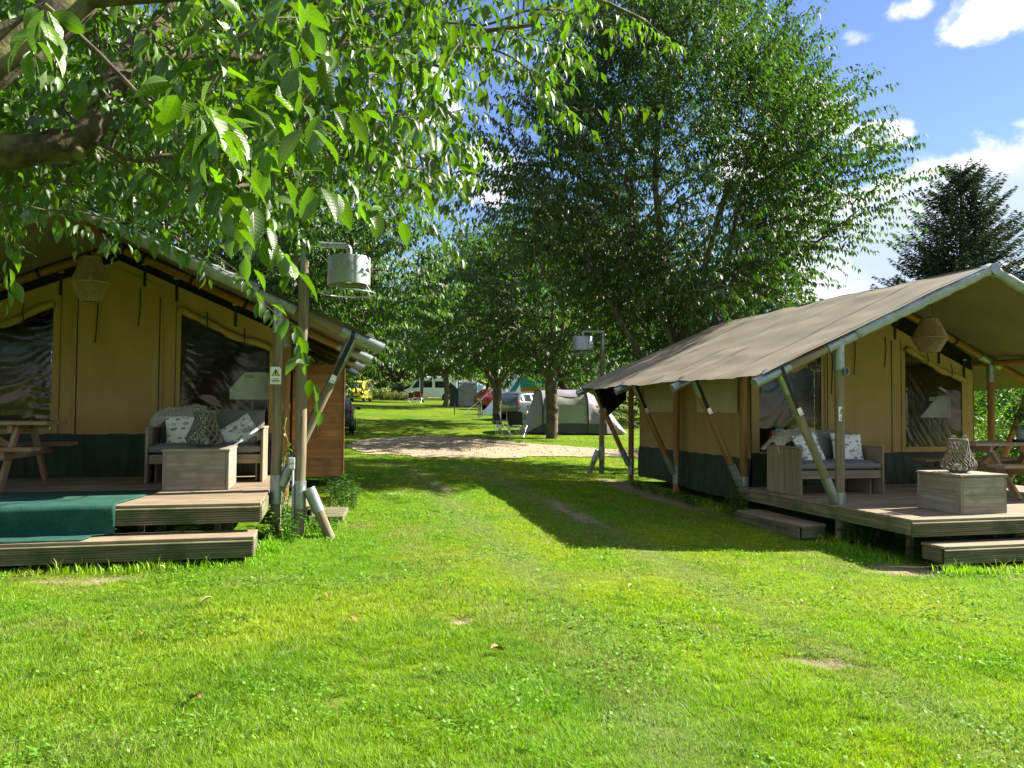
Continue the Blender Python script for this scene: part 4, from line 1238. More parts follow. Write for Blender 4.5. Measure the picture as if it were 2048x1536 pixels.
# ------------------------------------------------------------ lamp posts
def lamp_post(x, y, s, h, label, dz=0):
    """s = +1 when the arm reaches to +X"""
    g = G(x, y)
    root = thing('lamp_post', (x, y, g), label, 'lamp post', 'wooden lamp posts with zinc drum shades')
    pole('post', (x, y, g - .15), (x + .012, y, g + h), .064, M_post, root, r1=.056, wob=.005)
    za = g + h + .17
    arm_l = .50
    bx = x + .0 
    MB().box((x - s * .0, y - .066, g + h - .02), (.05, .012, .44)).build('bracket', M_galv, root)
    pts = [(x, y - .095, za), (x + s * (arm_l - .05), y - .095, za), (x + s * arm_l, y - .095, za - .04), (x + s * arm_l, y - .095, za - .17)]
    m = MB().tube(pts[:2] + [(x + s * (arm_l - .015), y - .095, za - .012)] + pts[2:], .031, 12)
    m.build('arm', M_galv, root, True)
    cx, cy = x + s * arm_l, y - .095
    zt = za - .13; Hd = .31; r = .235
    MB().lathe([(.0, zt), (r - .004, zt), (r, zt - .006), (r, zt - Hd), (r - .006, zt - Hd), (r - .006, zt - .01), (0, zt - .01)], 40, (cx, cy, 0)).build('drum_shade', M_zinc, root, True)
    MB().box((cx + r * .3 , cy - r * .954 - .002, zt - Hd / 2), (.012, .004, Hd - .01), Matrix.Rotation(R(17), 3, 'Z')).build('drum_seam', M_galv, root)
    zr_ = zt - Hd - .09; rr = .295
    MB().tube([(cx + rr * math.cos(a), cy + rr * math.sin(a), zr_) for a in np.linspace(0, 2 * math.pi, 40, endpoint=False)], .0075, 6, closed=True).build('guard_ring', M_galv, root, 'all')
    for a in (.6, 2.5, 4.2, 5.6):
        MB().tube([(cx + (r - .012) * math.cos(a), cy + (r - .012) * math.sin(a), zt - Hd + .01), (cx + rr * math.cos(a), cy + rr * math.sin(a), zr_)], .006, 6).build('stay', M_galv, root)
    MB().tube([(cx, cy, zt - .02), (cx, cy, zt - Hd + .03)], .03, 12).build('bulb', M_white, root, True)
    # short raking prop with a steel collar
    MB
    p0 = Vector((x + s * .11, y - .03, g + .52)); p1 = Vector((x + s * .36, y - .06, g - .06))
    d = (p1 - p0).normalized()
    pr = pole('prop', p0 + d * .1, p1, .056, M_post, root)
    pole('collar', p0 - d * .02, p0 + d * .26, .068, M_galv, pr)
    pole('collar', (x, y, g + .32), (x, y, g + .62), .074, M_galv, root)
    return root, g
lpL, gL = lamp_post(-.22, 8.82, 1, 3.06, 'wooden lamp post with zinc drum shade in front of the left tent')
lpR, gR = lamp_post(6.34, 16.9, -1, 3.12, 'wooden lamp post with zinc drum shade behind the right tent')
# junction box with conduit on the left lamp post
jb = thing('socket_box', (-.30, 8.76, gL), 'grey socket box with cable on the left lamp post', 'socket box')
MB().box((-.305, 8.755, 1.02), (.075, .06, .13)).build('housing', M_grey, jb, bevel=.008)
for q in (.03, -.03): MB().box((-.305, 8.722, 1.02 + q), (.04, .008, .035)).build('socket_lid', M_white, jb)
MB().tube([(-.29, 8.75, .955), (-.285, 8.752, .6), (-.285, 8.75, gL - .02)], .012, 8).build('conduit', M_grey, jb, 'all')
# nest box beside the post top
nb = thing('nest_box', (-.36, 8.86, gL + 2.85), 'mossy wooden nest box fixed near the left lamp post top', 'nest box')
for c, d in (((-.36, 8.86, 3.10), (.20, .17, .018)), ((-.36, 8.86, 3.30), (.23, .20, .02))): plank('board', c, d, M_fascia, nb)
for yy in (8.775, 8.945): plank('board', (-.36, yy, 3.20), (.20, .017, .18), M_fascia, nb)
for xx in (-.455, -.265): plank('board', (xx, 8.86, 3.20), (.15, .017, .18), M_fascia, nb, rz=R(90))
# ------------------------------------------------------------ warning signs, disc
def sign(x, y, z, w, h, label, rz=0):
    root = thing('warning_sign', (x, y, z), label, 'sign', 'electric hazard signs on the tent posts', rz)
    Rm = Matrix.Translation((x, y, z)) @ Matrix.Rotation(rz, 4, 'Z')
    m = MB().prism([(-w / 2, -h / 2), (w / 2, -h / 2), (w / 2, h / 2 - .02), (w / 2 - .02, h / 2), (-w / 2, h / 2)], 'y', -.003, .003)
    m.build('plate', M_white, root, M=Rm)
    def tri(s, cy): return [(-s * .5, cy - s * .30), (s * .5, cy - s * .30), (0, cy + s * .56)]
    MB().prism(tri(w * .78, h * .13), 'y', -.0060, -.0034).build('triangle_border', M_ink, root, M=Rm)
    MB().prism(tri(w * .56, h * .13 - .002), 'y', -.0085, -.0062).build('triangle_field', M_signy, root, M=Rm)
    MB().prism([(-.006, h * .27), (.010, h * .27), (.002, h * .14), (.012, h * .14), (-.006, h * -.02), (-.002, h * .10), (-.012, h * .10)], 'y', -.011, -.0087).build('lightning_bolt', M_ink, root, M=Rm)
    for k, ww in enumerate((.5, .8, .65)):
        MB().box((0, -.0048, -h * .20 - .016 * k), (w * ww, .002, .006)).build('text_line', M_ink, root, M=Rm)
sign(TL['xr'] + TL['half'] - .02, 8.9 - .066, 1.98, .115, .19, 'white electric hazard sign on the left tent post', R(-4))
sign(TR['xr'] - TR['half'] - .03, 8.38 - .066, 1.60, .115, .18, 'white electric hazard sign on the right tent post', R(30))
dk = thing('round_plaque', (6.36, 8.32, 2.13), 'round dark plaque on the right tent post', 'plaque')
DM = Matrix.Translation((6.35, 8.315, 2.13)) @ Matrix.Rotation(R(25), 4, 'Z') @ Matrix.Rotation(R(90), 4, 'X')
MB().lathe([(0, 0), (.05, 0), (.055, .008), (.05, .016), (.044, .012), (0, .012)], 24).build('rim', M_galv, dk, True, M=DM)
MB().lathe([(0, .012), (.042, .012), (.042, .015), (0, .015)], 24).build('face', M_dark, dk, M=DM)
# ------------------------------------------------------------ things seen through the tent windows
def head_panel(x, y, z, label, s=1):
    root = thing('bunk_headboard', (x, y, z), label, 'headboard')
    w = .62
    m = MB().prism([(x - w / 2, z + .36), (x - w / 2, z + .50), (x - w / 2 + .20, z + .74), (x + w / 2, z + .74), (x + w / 2, z + .36)] if s > 0 else [(x - w / 2, z + .36), (x + w / 2, z + .36), (x + w / 2, z + .74), (x + w / 2 - .0, z + .74), (x - w / 2 + .38, z + .74)], 'y', y, y + .03)
    m.build('white_top', M_panel, root)
    for k in range(3): plank('board', (x - w / 2 + w * (k + .5) / 3, y + .012, z - .12), (.94, .02, w / 3 - .004), M_sofa, root, M=Matrix(((0, 0, 1, 0), (0, 1, 0, 0), (-1, 0, 0, 0), (0, 0, 0, 1))) @ Matrix.Rotation(R(90), 4, 'X'))
    lb = MB().box((x - .05, y - .003, z + .68), (.16, .004, .06)).build('label_plate', M_white, root)
    for k in range(2): MB().box((x - .05, y - .0065, z + .69 - .02 * k), (.12, .002, .008)).build('text_line', M_ink, lb)
head_panel(-.93, yfL + .26, 1.38, 'white topped wooden panel behind the left tent window', 1)
head_panel(10.28, yfR + .42, 1.18, 'white topped wooden panel behind the right tent window', -1)
kit = thing('kitchen_unit', (9.75, 12.2, .47), 'dim kitchen counter inside the right tent', 'counter')
MB().box((9.65, 12.2, .9), (1.5, .5, .85)).build('cabinet', M_sofa, kit); MB().box((9.65, 12.19, 1.345), (1.54, .54, .03)).build('worktop', M_grey, kit)
MB().lathe([(0, 0), (.12, 0), (.12, .14), (0, .14)], 20, (9.4, 12.15, 1.36)).build('pan', M_steel, kit); MB().box((9.9, 12.2, 1.46), (.3, .3, .18)).build('stove', M_dark, kit)
ext = thing('fire_extinguisher', (7.02, 10.95, 1.0), 'small red extinguisher behind the right tent window', 'extinguisher')
MB().lathe([(0, 1.05), (.045, 1.05), (.05, 1.08), (.05, 1.24), (.02, 1.28), (.02, 1.30), (0, 1.30)], 16, (6.96, 10.95, 0)).build('cylinder', M_red, ext, True)
MB().box((6.96, 10.94, 1.33), (.05, .03, .05)).build('valve', M_dark, ext)
card = MB().box((7.12, 10.93, 1.24), (.16, .01, .22)).build('notice_card', M_panel, None); tag(card, 'pale notice card behind the right tent window', 'card')
shelf = thing('sill_bench', (7.15, 10.95, .47), 'wooden sill board behind the right tent window', 'bench')
plank('board', (7.15, 10.95, 1.03), (1.1, .28, .03), M_sofa, shelf); plank('board', (6.75, 10.95, .74), (.5, .26, .03), M_sofa, shelf, M=Matrix.Rotation(R(90), 4, 'Y')); plank('board', (7.55, 10.95, .74), (.5, .26, .03), M_sofa, shelf, M=Matrix.Rotation(R(90), 4, 'Y'))
bunk = thing('bunk_bed', (-4.1, 12.4, .72), 'dim wooden bunk inside the left tent', 'bed')
for xx in (-4.5, -3.6): plank('post', (xx, 12.0, 1.6), (1.8, .07, .07), M_sofa, bunk, M=Matrix.Rotation(R(90), 4, 'Y'))
plank('rail', (-4.05, 12.0, 1.5), (.9, .03, .14), M_sofa, bunk)
soft_box((-4.05, 12.5, 1.42), (.9, .9, .16), .02).build('mattress', M_cush, bunk, True)
# ------------------------------------------------------------ plank shed under the left tent's roof edge
def shed():
    x0, x1, y0, y1, zb, zt = -.42, .33, 12.0, 14.4, .60, 2.28
    root = thing('plank_shed', ((x0 + x1) / 2, (y0 + y1) / 2, G(0, 13)), 'orange-brown plank shed beside the left tent', 'shed')
    n = 12; h = (zt - zb) / n
    for k in range(n):
        z = zb + h * (k + .5)
        tilt = Matrix.Rotation(R(-2.2), 4, 'X')
        top = z + h / 2
        xe = min(x1, TL['xr'] + (TL['zr'] - .10 - top) / TL['sl'])
        plank('plank', ((x0 + x1) / 2, y0, z), (x1 - x0, .020, h + .010), M_shed, root, M=tilt, bevel=.003)
        plank('plank', (x1 - .012, (y0 + y1) / 2 + .02, z), (y1 - y0 - .04, .020, h + .010), M_shed, root, M=Matrix.Rotation(R(90), 4, 'Z') @ tilt, bevel=.003)
    plank('corner_trim', (x1 + .008, y0 - .014, (zb + zt) / 2), (zt - zb, .035, .022), M_shed, root, M=Matrix.Rotation(R(90), 4, 'Y'))
    MB().box(((x0 + x1) / 2, (y0 + y1) / 2 + .05, (zb + zt) / 2 - .02), (x1 - x0 - .08, y1 - y0 - .12, zt - zb - .06)).build('core', M_dark, root)
    for xx in (x0 + .1, x1 - .08):
        for yy in (y0 + .1, y1 - .1): MB().box((xx, yy, (zb + G(xx, yy) - .1) / 2), (.07, .07, zb - G(xx, yy) + .1)).build('leg', M_fascia, root)
    MB().box((x1 + .012, y0 + .1, .85), (.02, .06, .22)).build('hinge', M_galv, root)
shed()
# ------------------------------------------------------------ trees
def leaf_template(kind):
    """(verts (k,3): along, across, up ; list of faces)"""
    if kind == 'fine':
        st = [(0, .0), (.18, .30), (.42, .48), (.68, .40), (.88, .16), (1.0, .0)]
        vs = [(0, 0, 0)]; fs3 = []; fs4 = []
        for t, w in st[1:-1]:
            z = -.22 * t * t
            vs += [(t, -w, z + .10 * w * 2), (t, 0, z), (t, w, z + .10 * w * 2)]
        vs.append((1.0, 0, -.24))
        fs3 += [(0, 2, 1), (0, 3, 2)]
        n = len(st) - 2
        for i in range(n - 1):
            a = 1 + 3 * i; b = a + 3
            fs4 += [(a, a + 1, b + 1, b), (a + 1, a + 2, b + 2, b + 1)]
        a = 1 + 3 * (n - 1); e = len(vs) - 1
        fs3 += [(a, a + 1, e), (a + 1, a + 2, e)]
        return np.array(vs), np.array(fs3), np.array(fs4)
    if kind == 'mid':
        vs = [(0, 0, 0), (.42, -.46, .05), (.45, 0, -.05), (.42, .46, .05), (1, 0, -.25)]
        return np.array(vs), np.array([(0, 2, 1), (0, 3, 2), (1, 2, 4), (2, 3, 4)]), None
    vs = [(0, 0, 0), (.45, -.45, .04), (1, 0, -.16), (.45, .45, .04)]
    return np.array(vs), None, np.array([(0, 3, 2, 1)])
def leaf_mesh(name, P, A, Nn, Ln, Wd, C, kind, mat):
    T, f3, f4 = leaf_template(kind)
    A = nrm(A); Sd = nrm(np.cross(Nn, A)); Nn = np.cross(A, Sd)
    V = P[:, None] + A[:, None] * (T[None, :, 0:1] * Ln[:, None, None]) + Sd[:, None] * (T[None, :, 1:2] * Wd[:, None, None]) + Nn[:, None] * (T[None, :, 2:3] * Ln[:, None, None])
    k = len(T); n = len(P); b = k * np.arange(n)[:, None, None]
    F = []
    if f4 is not None: F.append((b + f4[None]).reshape(-1, 4))
    if f3 is not None: F.append((b + f3[None]).reshape(-1, 3))
    return np_mesh(name, V.reshape(-1, 3), F, mat, np.repeat(C, k, 0), kind == 'fine')
def grow(limbs, targets, rng, rise=.12, nseg=4, bias=.25, root=None):
    """limbs: list of polylines (first point of the first is the root). Returns nodes, parents, list of tip indices"""
    pos = []; par = []
    for li, pl in enumerate(limbs):
        prev = -1
        for i, p in enumerate(pl):
            p = np.array(p, float)
            if i == 0 and li > 0:
                d = np.linalg.norm(np.array(pos) - p, axis=1); prev = int(d.argmin()); continue
            pos.append(p); par.append(prev); prev = len(pos) - 1
    P = np.zeros((len(pos) + len(targets) * (nseg + 1) + 10, 3)); n = len(pos); P[:n] = pos
    base = P[0].copy(); base[2] += 1
    dist = np.linalg.norm(targets - base, axis=1)
    tips = []
    depth = np.zeros(len(P))
    for i in range(1, n): depth[i] = depth[par[i]] + np.linalg.norm(P[i] - P[par[i]])
    for t in targets[np.argsort(dist)]:
        d = np.linalg.norm(P[:n] - t, axis=1)
        cost = d + bias * depth[:n] * .3 + .5 * np.clip(P[:n, 2] - t[2], 0, None)
        j = int(cost.argmin()); a = P[j].copy()
        L = d[j]
        m = (a + t) / 2 + np.array([0, 0, rise * L]) + rng.normal(0, .07 * L, 3)
        k = max(2, min(nseg, int(L / (.35 if nseg < 6 else .16)) + 1)); prev = j
        for q in range(1, k + 1):
            s = q / k
            p = a * (1 - s) ** 2 + 2 * m * s * (1 - s) + t * s * s
            P[n] = p; par.append(prev); depth[n] = depth[prev] + np.linalg.norm(p - P[prev]); prev = n; n += 1
        tips.append(prev)
    return P[:n], np.array(par), np.array(tips)
def wood(name, P, par, tips, r0, rmin, mat, parent, sides=6, flare=True, expo=.5, cut=0.0):
    n = len(P); cnt = np.zeros(n); cnt[tips] = 1
    for i in range(n - 1, 0, -1): cnt[par[i]] += cnt[i]
    cnt = np.maximum(cnt, 1)
    r = np.maximum(rmin, r0 * (cnt / cnt[0]) ** expo)
    k = np.where((par >= 0) & (r >= cut))[0]
    a = P[par[k]]; b = P[k]; ra = np.minimum(r[par[k]], r[k] * 1.6); rb = r[k]
    d = nrm(b - a)
    ref = np.where(np.abs(d[:, 2:3]) > .9, np.array([[1., 0, 0]]), np.array([[0, 0, 1.]]))
    u = nrm(np.cross(d, ref)); v = np.cross(d, u)
    th = 2 * np.pi * np.arange(sides) / sides
    c, s = np.cos(th)[None, :, None], np.sin(th)[None, :, None]
    b2 = b + d * (rb * .35)[:, None]
    A = a[:, None] + (u[:, None] * c + v[:, None] * s) * ra[:, None, None]
    B = b2[:, None] + (u[:, None] * c + v[:, None] * s) * rb[:, None, None]
    V = np.concatenate([A, B], 1).reshape(-1, 3)
    q = np.array([[i, (i + 1) % sides, sides + (i + 1) % sides, sides + i] for i in range(sides)])
    F = (2 * sides * np.arange(len(k))[:, None, None] + q[None]).reshape(-1, 4)
    return link(name, np_mesh(name, V, [F], mat, None, True), None, parent), r
def shoots(P, par, tips, rng, ctr, ln, nl, up=.25, out=.7, droop=.75, lsize=.12, wr=.42, base=(.05, .115, .018), varc=.35, jit=.26):
    """leaves hanging along the end of each twig"""
    t = P[tips]; p = P[par[tips]]
    gdir = nrm(t - p)
    o = nrm(t - ctr)
    sd = nrm(gdir * .6 + o * out + np.array([0, 0, up]) + rng.normal(0, .22, t.shape))
    L = ln * rng.uniform(.6, 1.35, len(t))
    k = nl
    s = np.linspace(-.15, 1.0, k)[None, :] + rng.uniform(-.03, .03, (len(t), k))
    pos = t[:, None] + sd[:, None] * (L[:, None] * s)[..., None] + np.array([0, 0, -.12]) * (np.clip(s, 0, 1) ** 2 * L[:, None])[..., None]
    lat = nrm(np.cross(sd, np.array([0, 0, 1.])))
    sg = np.where(np.arange(k) % 2 == 0, 1.0, -1.0)[None, :, None]
    ax = lat[:, None] * sg * .55 + sd[:, None] * .30 + np.array([0, 0, -droop]) + rng.normal(0, jit, pos.shape)
    ax = nrm(ax)
    Nn = np.array([0, 0, .8]) + lat[:, None] * sg * .7 + sd[:, None] * .25 + rng.normal(0, .30, pos.shape)
    size = lsize * rng.uniform(.65, 1.2, s.shape) * np.where(s > .9, .8, 1.0)
    pos = pos.reshape(-1, 3); ax = ax.reshape(-1, 3); Nn = Nn.reshape(-1, 3); size = size.ravel()
    tone = rng.uniform(1 - varc, 1 + varc, len(size)) * np.repeat(rng.uniform(.85, 1.15, len(t)), k)
    C = np.array(base)[None] * tone[:, None] * (1 + rng.uniform(-.12, .12, (len(size), 3)))
    return pos + ax * (.25 * size)[:, None], ax, Nn, size, size * wr, C, (t, sd, L)
def ball(rng, n, c, r, shell=.45, zmin=None, lump=.18):
    """points in an uneven ellipsoid, denser towards its skin"""
    d = nrm(rng.normal(0, 1, (n * 3, 3)))
    q = rng.random(n * 3) ** (1 / 3) * (1 - shell) + shell * rng.random(n * 3) ** .25
    f = 1 + lump * (np.sin(d[:, 0] * 5 + c[0]) * np.sin(d[:, 1] * 6 + c[1]) + .7 * np.sin(d[:, 2] * 7 + d[:, 0] * 4))
    p = np.array(c) + d * (q * f)[:, None] * np.array(r)
    if zmin is not None: p = p[p[:, 2] > zmin]
    return p[:n]
def tree(x, y, label, H, crown_r, zc, rz, ntip, nleaf, lsize, r0, seed, base=(.045, .10, .016), kind='quad', mat=None, group=None, stems=None, ln=.7, zmin=None, cat='tree', cut=0.008, name='cherry_tree', offx=0, offy=0, bark=None, droop=.75, trunk_h=None, lump=.18, wr=.42, taper=0):
    rng = np.random.default_rng(seed)
    g = G(x, y)
    root = thing(name, (x, y, g), label, cat, group)
    c = np.array([x + offx, y + offy, g + zc])
    tg = ball(rng, ntip, c, np.array([crown_r, crown_r, rz]), zmin=(g + zmin) if zmin is not None else None, lump=lump)
    if taper:
        tp = 1 - taper * np.clip((tg[:, 2] - c[2]) / rz, 0, 1) - taper * .35 * np.clip((c[2] - tg[:, 2]) / rz, 0, 1)
        tg[:, :2] = c[:2] + (tg[:, :2] - c[:2]) * tp[:, None]
    th = trunk_h or (zc - rz * .75)
    if stems is None:
        limbs = [[(x, y, g - .1), (x + .02, y, g + th * .5), (x + rng.normal(0, .08), y, g + th)]]
        for k in range(5):
            a = 2 * math.pi * k / 5 + rng.uniform(-.4, .4)
            limbs.append([(x, y, g + th), (x + math.cos(a) * crown_r * .16, y + math.sin(a) * crown_r * .16, g + th + rz * .28), (x + offx * .6 + math.cos(a) * crown_r * .42, y + offy * .6 + math.sin(a) * crown_r * .42, g + th + rz * .75)])
        limbs.append([(x, y, g + th), (x, y, g + th + rz * .5), (x, y, g + zc + rz * .35)])
    else: limbs = [[(x + a, y + b, g + h) for a, b, h in s] for s in stems]
    P, par, tips = grow(limbs, tg, rng)
    wood('trunk', P, par, tips, r0, .006, bark or M_bark, root, 6, cut=cut)
    res = shoots(P, par, tips, rng, c, ln, nleaf, lsize=lsize, base=base, droop=droop, wr=wr)
    tag(link('crown', leaf_mesh('crown', *res[:6], kind, mat or M_leaf_far), None, root), kind='stuff')
    # leafy twigs
    return root
# the big cherry behind the right tent
DARKG = (.040, .092, .018)
tree(9.35, 18.4, 'large cherry tree rising behind the right tent', 13, 5.0, 7.9, 5.3, 4400, 27, .16, .24, 21, offx=-.35, taper=.42, base=(.036, .076, .013), kind='quad', mat=M_leaf, ln=.85, cut=.009, lump=.2, wr=.38,
     stems=[[(0, 0, -.1), (0, 0, .5), (-.05, 0, 1.5), (-.35, 0, 3.0), (-.7, .1, 5.0), (-.9, .2, 7.5), (-.8, .2, 9.5)], [(0, 0, .9), (.35, 0, 2.6), (.85, 0, 4.4), (1.15, -.2, 6.2), (1.6, -.2, 8.4)], [(0, 0, .5), (-.7, -.2, 1.9), (-1.5, -.4, 2.8), (-2.3, -.6, 3.9), (-3.2, -.8, 5.2)], [(0, 0, .9), (-.3, -.4, 2.3), (-1.2, -.7, 4.0), (-2.0, -.9, 5.6)], [(.35, 0, 2.6), (1.5, .4, 4.0), (2.8, .6, 5.4), (3.8, .7, 6.6)], [(0, 0, .9), (.2, 1.0, 3.0), (.4, 2.0, 5.0)], [(-.35, 0, 3.0), (-.1, -.9, 5.0), (.2, -1.6, 7.0)]])
# avenue trees along the right of the lawn
AV = 'cherry trees along the far lawn'
tree(9.04, 29.8, 'cherry tree whose thick trunk stands before the grey tunnel tent', 9, 4.4, 6.0, 3.7, 1350, 22, .22, .25, 31, base=(.048, .10, .02), ln=.8, group=AV, zmin=2.1, trunk_h=2.3)
tree(8.66, 38.2, 'forked cherry tree in front of the red car', 9, 4.5, 6.2, 3.9, 1150, 20, .25, .23, 32, base=(.055, .115, .02), ln=.8, group=AV, zmin=2.1, trunk_h=1.75)
tree(9.1, 57.0, 'cherry tree beside the small white and blue awning', 9, 4.6, 6.4, 4.2, 850, 18, .31, .22, 33, base=(.05, .11, .02), ln=.9, group=AV, zmin=2.3, trunk_h=2.4)
tree(9.4, 74.0, 'slim cherry tree in front of the camper van', 9, 4.6, 6.6, 4.2, 700, 16, .36, .20, 34, base=(.05, .11, .02), ln=.9, group=AV, zmin=2.6, trunk_h=2.6)
# trees behind and beside the left tent
LT = 'trees behind the left tent'
tree(-3.9, 21.5, 'cherry tree with a dark trunk behind the left tent roof', 10, 4.6, 6.4, 4.4, 1500, 22, .20, .24, 41, base=(.045, .10, .018), ln=.8, group=LT, zmin=2.0)
tree(-.9, 24.5, 'cherry tree behind the left lamp post', 10, 4.3, 6.2, 4.2, 1400, 22, .21, .22, 42, base=(.05, .11, .018), ln=.8, group=LT, zmin=2.3, stems=[[(0, 0, -.1), (0, 0, 1.2), (-.2, 0, 2.4), (-.6, 0, 4.4), (-.8, 0, 6.5)], [(0, 0, 1.2), (.6, 0, 2.6), (1.5, 0, 4.0), (2.2, 0, 5.2)], [(0, 0, 1.2), (-.9, -.2, 3.0), (-2.0, -.3, 4.6)]])
tree(-1.2, 42.0, 'leafy tree left of the lawn above the dark blue car', 10, 4.6, 6.2, 4.8, 1000, 20, .28, .24, 43, base=(.06, .125, .02), ln=.9, group=LT, zmin=1.8)
tree(.2, 58.0, 'sunlit tree drooping over the lawn before the yellow car', 10, 4.4, 5.4, 4.6, 950, 20, .31, .24, 44, base=(.075, .135, .02), ln=.9, group=LT, zmin=1.3)
tree(-9.5, 30.0, 'tall tree far left behind the left tent', 11, 5.0, 6.8, 5.2, 1000, 20, .28, .26, 45, base=(.045, .10, .018), ln=.9, group=LT, zmin=1.5)
# the wood that closes the view
WB = 'trees of the wood behind the campsite'
WOOD = [(-16, 96, 6.5, 8.5), (-7, 99, 6.0, 8.0), (1.5, 97, 6.3, 8.8), (9.5, 101, 6.2, 8.2), (17, 98, 6.0, 8.6), (25, 104, 6.4, 9.0), (32, 92, 6.4, 8.4), (40, 84, 6.2, 8.2), (47, 74, 6.2, 8.4), (20, 62, 5.0, 6.0), (27, 52, 5.2, 6.4), (24, 40, 4.6, 5.4)]
WL = ['broad tree at the far left end of the background wood', 'second tree from the left in the background wood', 'dark tree above the clipped hedge', 'dark tree rising behind the camper van', 'tree at the back behind the forked cherry', 'tall back tree between the two near cherry trunks', 'back tree above the sunny meadow edge', 'back tree right of the meadow gap', 'back tree hidden behind the big cherry', 'mid-size tree behind the green and white tent', 'mid-size tree behind the grey tunnel tent', 'shady tree just behind the right lamp post']
for i, ((x, y, cr, zc), lb) in enumerate(zip(WOOD, WL)):
    tree(x, y, lb, 14, cr, zc * .82, zc * .80, 520, 18, .50 if y > 70 else .34, .35, 60 + i, base=(.036, .078, .018) if i % 2 else (.045, .092, .02), ln=1.3, group=WB, zmin=.4, name='woodland_tree', cut=.04, droop=.4, wr=.5)
for i, (x, y, cr, zc, lb) in enumerate([(-13, -9, 5.5, 6.0, 'leafy tree added unseen behind the viewer to the left'), (-4, -15, 5.5, 6.2, 'leafy tree added unseen directly behind the viewer'), (27, -12, 5.6, 6.0, 'leafy tree added unseen far behind the viewer to the right')]):
    tree(x, y, lb, 12, cr, zc, zc * .78, 420, 14, .42, .3, 160 + i, base=(.045, .095, .018), ln=1.2, group='unseen trees added behind the viewer', zmin=.6, name='woodland_tree', cut=.04, droop=.4, wr=.5)  # added out of view to darken the window reflections and tent fronts
# spruce on the right
def spruce(x, y, Hh, Rb, label, seed):
    rng = np.random.default_rng(seed); g = G(x, y)
    root = thing('spruce_tree', (x, y, g), label, 'tree')
    MB().tube([(x, y, g - .1), (x, y, g + Hh * .5), (x, y, g + Hh)], [.26, .16, .02], 9).build('trunk', M_sprucebark, root, 'all')
    Pp, Ax, Nn, Ls, Cc = [], [], [], [], []
    tw = MB()
    z = 1.0
    while z < Hh - .15:
        f = 1 - z / Hh
        Rr = Rb * min(1, f * 1.75) ** .62 * rng.uniform(.9, 1.1)
        nb = int(7 + 6 * f)
        for k in range(nb):
            a = rng.uniform(0, 2 * math.pi); L = Rr * rng.uniform(.72, 1.12)
            el = .55 - .75 * f
            n = max(5, int(L / .115))
            s = np.linspace(.12, 1, n)
            dirh = np.array([math.cos(a), math.sin(a), 0])
            zz = g + z + L * (el * s - .10 * s * (1 - f) + .22 * s ** 3)
            pts = np.stack([x + dirh[0] * L * s, y + dirh[1] * L * s, zz], -1)
            tw.tube([tuple(pts[0]), tuple(pts[len(pts) // 2]), tuple(pts[-1])], [.022, .014, .005], 4, False)
            lat = np.array([-dirh[1], dirh[0], 0])
            for m in range(3):
                for sg in (-1, 1):
                    p = pts + rng.normal(0, .02, pts.shape)
                    spread = rng.uniform(.25, .8, (n, 1))
                    ax = dirh * rng.uniform(.4, 1.1, (n, 1)) + lat * sg * spread + np.array([0, 0, 1]) * rng.uniform(-.55, .35, (n, 1))
                    ax = nrm(ax)
                    ll = (.17 + .26 * (1 - s)[:, None] * rng.random((n, 1)) * min(1, L)).ravel()
                    off = rng.uniform(0, 1, (n, 1)) * .40 * (1 - s)[:, None] * min(1, L)
                    Pp.append(p + ax * off); Ax.append(ax); Nn.append(np.array([0, 0, 1.]) + rng.normal(0, .5, (n, 3))); Ls.append(ll)
                    Cc.append(np.array([.055, .085, .045]) * rng.uniform(.6, 1.5, (n, 1)))
        z += rng.uniform(.13, .21)
    tw.build('branches', M_sprucebark, root)
    P = np.concatenate(Pp); A = np.concatenate(Ax); N_ = np.concatenate(Nn); Lq = np.concatenate(Ls); C = np.concatenate(Cc)
    tag(link('crown', leaf_mesh('crown', P, A, N_, Lq * 1.0, np.full(len(P), .062), C, 'quad', M_needle), None, root), kind='stuff')
spruce(24.6, 25.2, 11.2, 3.2, 'dark spruce tree rising behind the right tent ridge', 5)
spruce(28.6, 23.4, 8.2, 3.4, 'lower spruce at the right edge of the picture', 6)
# hedges and shrubs
def shrub(name, label, cat, pts_fn, n, lsize, base, seed, kind='quad', group=None, stem=True, mat=None, loc=None):
    rng = np.random.default_rng(seed)
    P = pts_fn(rng, n)
    c = P.mean(0)
    lx, ly = (c[0], c[1]) if loc is None else loc
    root = thing(name, (lx, ly, G(lx, ly)), label, cat, group)
    o = nrm(P - c)
    A = nrm(o * .6 + rng.normal(0, .6, P.shape) + np.array([0, 0, -.1])); Nn = np.array([0, 0, .8]) + o * .4 + rng.normal(0, .4, P.shape)
    L = lsize * rng.uniform(.6, 1.3, len(P))
    C = np.array(base) * rng.uniform(.6, 1.4, (len(P), 1))
    tag(link('foliage', leaf_mesh('foliage', P, A, Nn, L, L * .45, C, kind, mat or M_leaf_far), None, root), kind='stuff')
    if stem:
        m = MB(); rr = np.random.default_rng(seed + 1)
        for k in range(7):
            q = P[rr.integers(len(P))]
            b = (lx + rr.normal(0, .06), ly + rr.normal(0, .06), G(lx, ly) - .03)
            m.tube([b, tuple((np.array(b) + q) / 2 + np.array([0, 0, .05])), tuple(q)], [.012, .008, .004], 5, False)
        m.build('stems', M_bark, root)
    return root
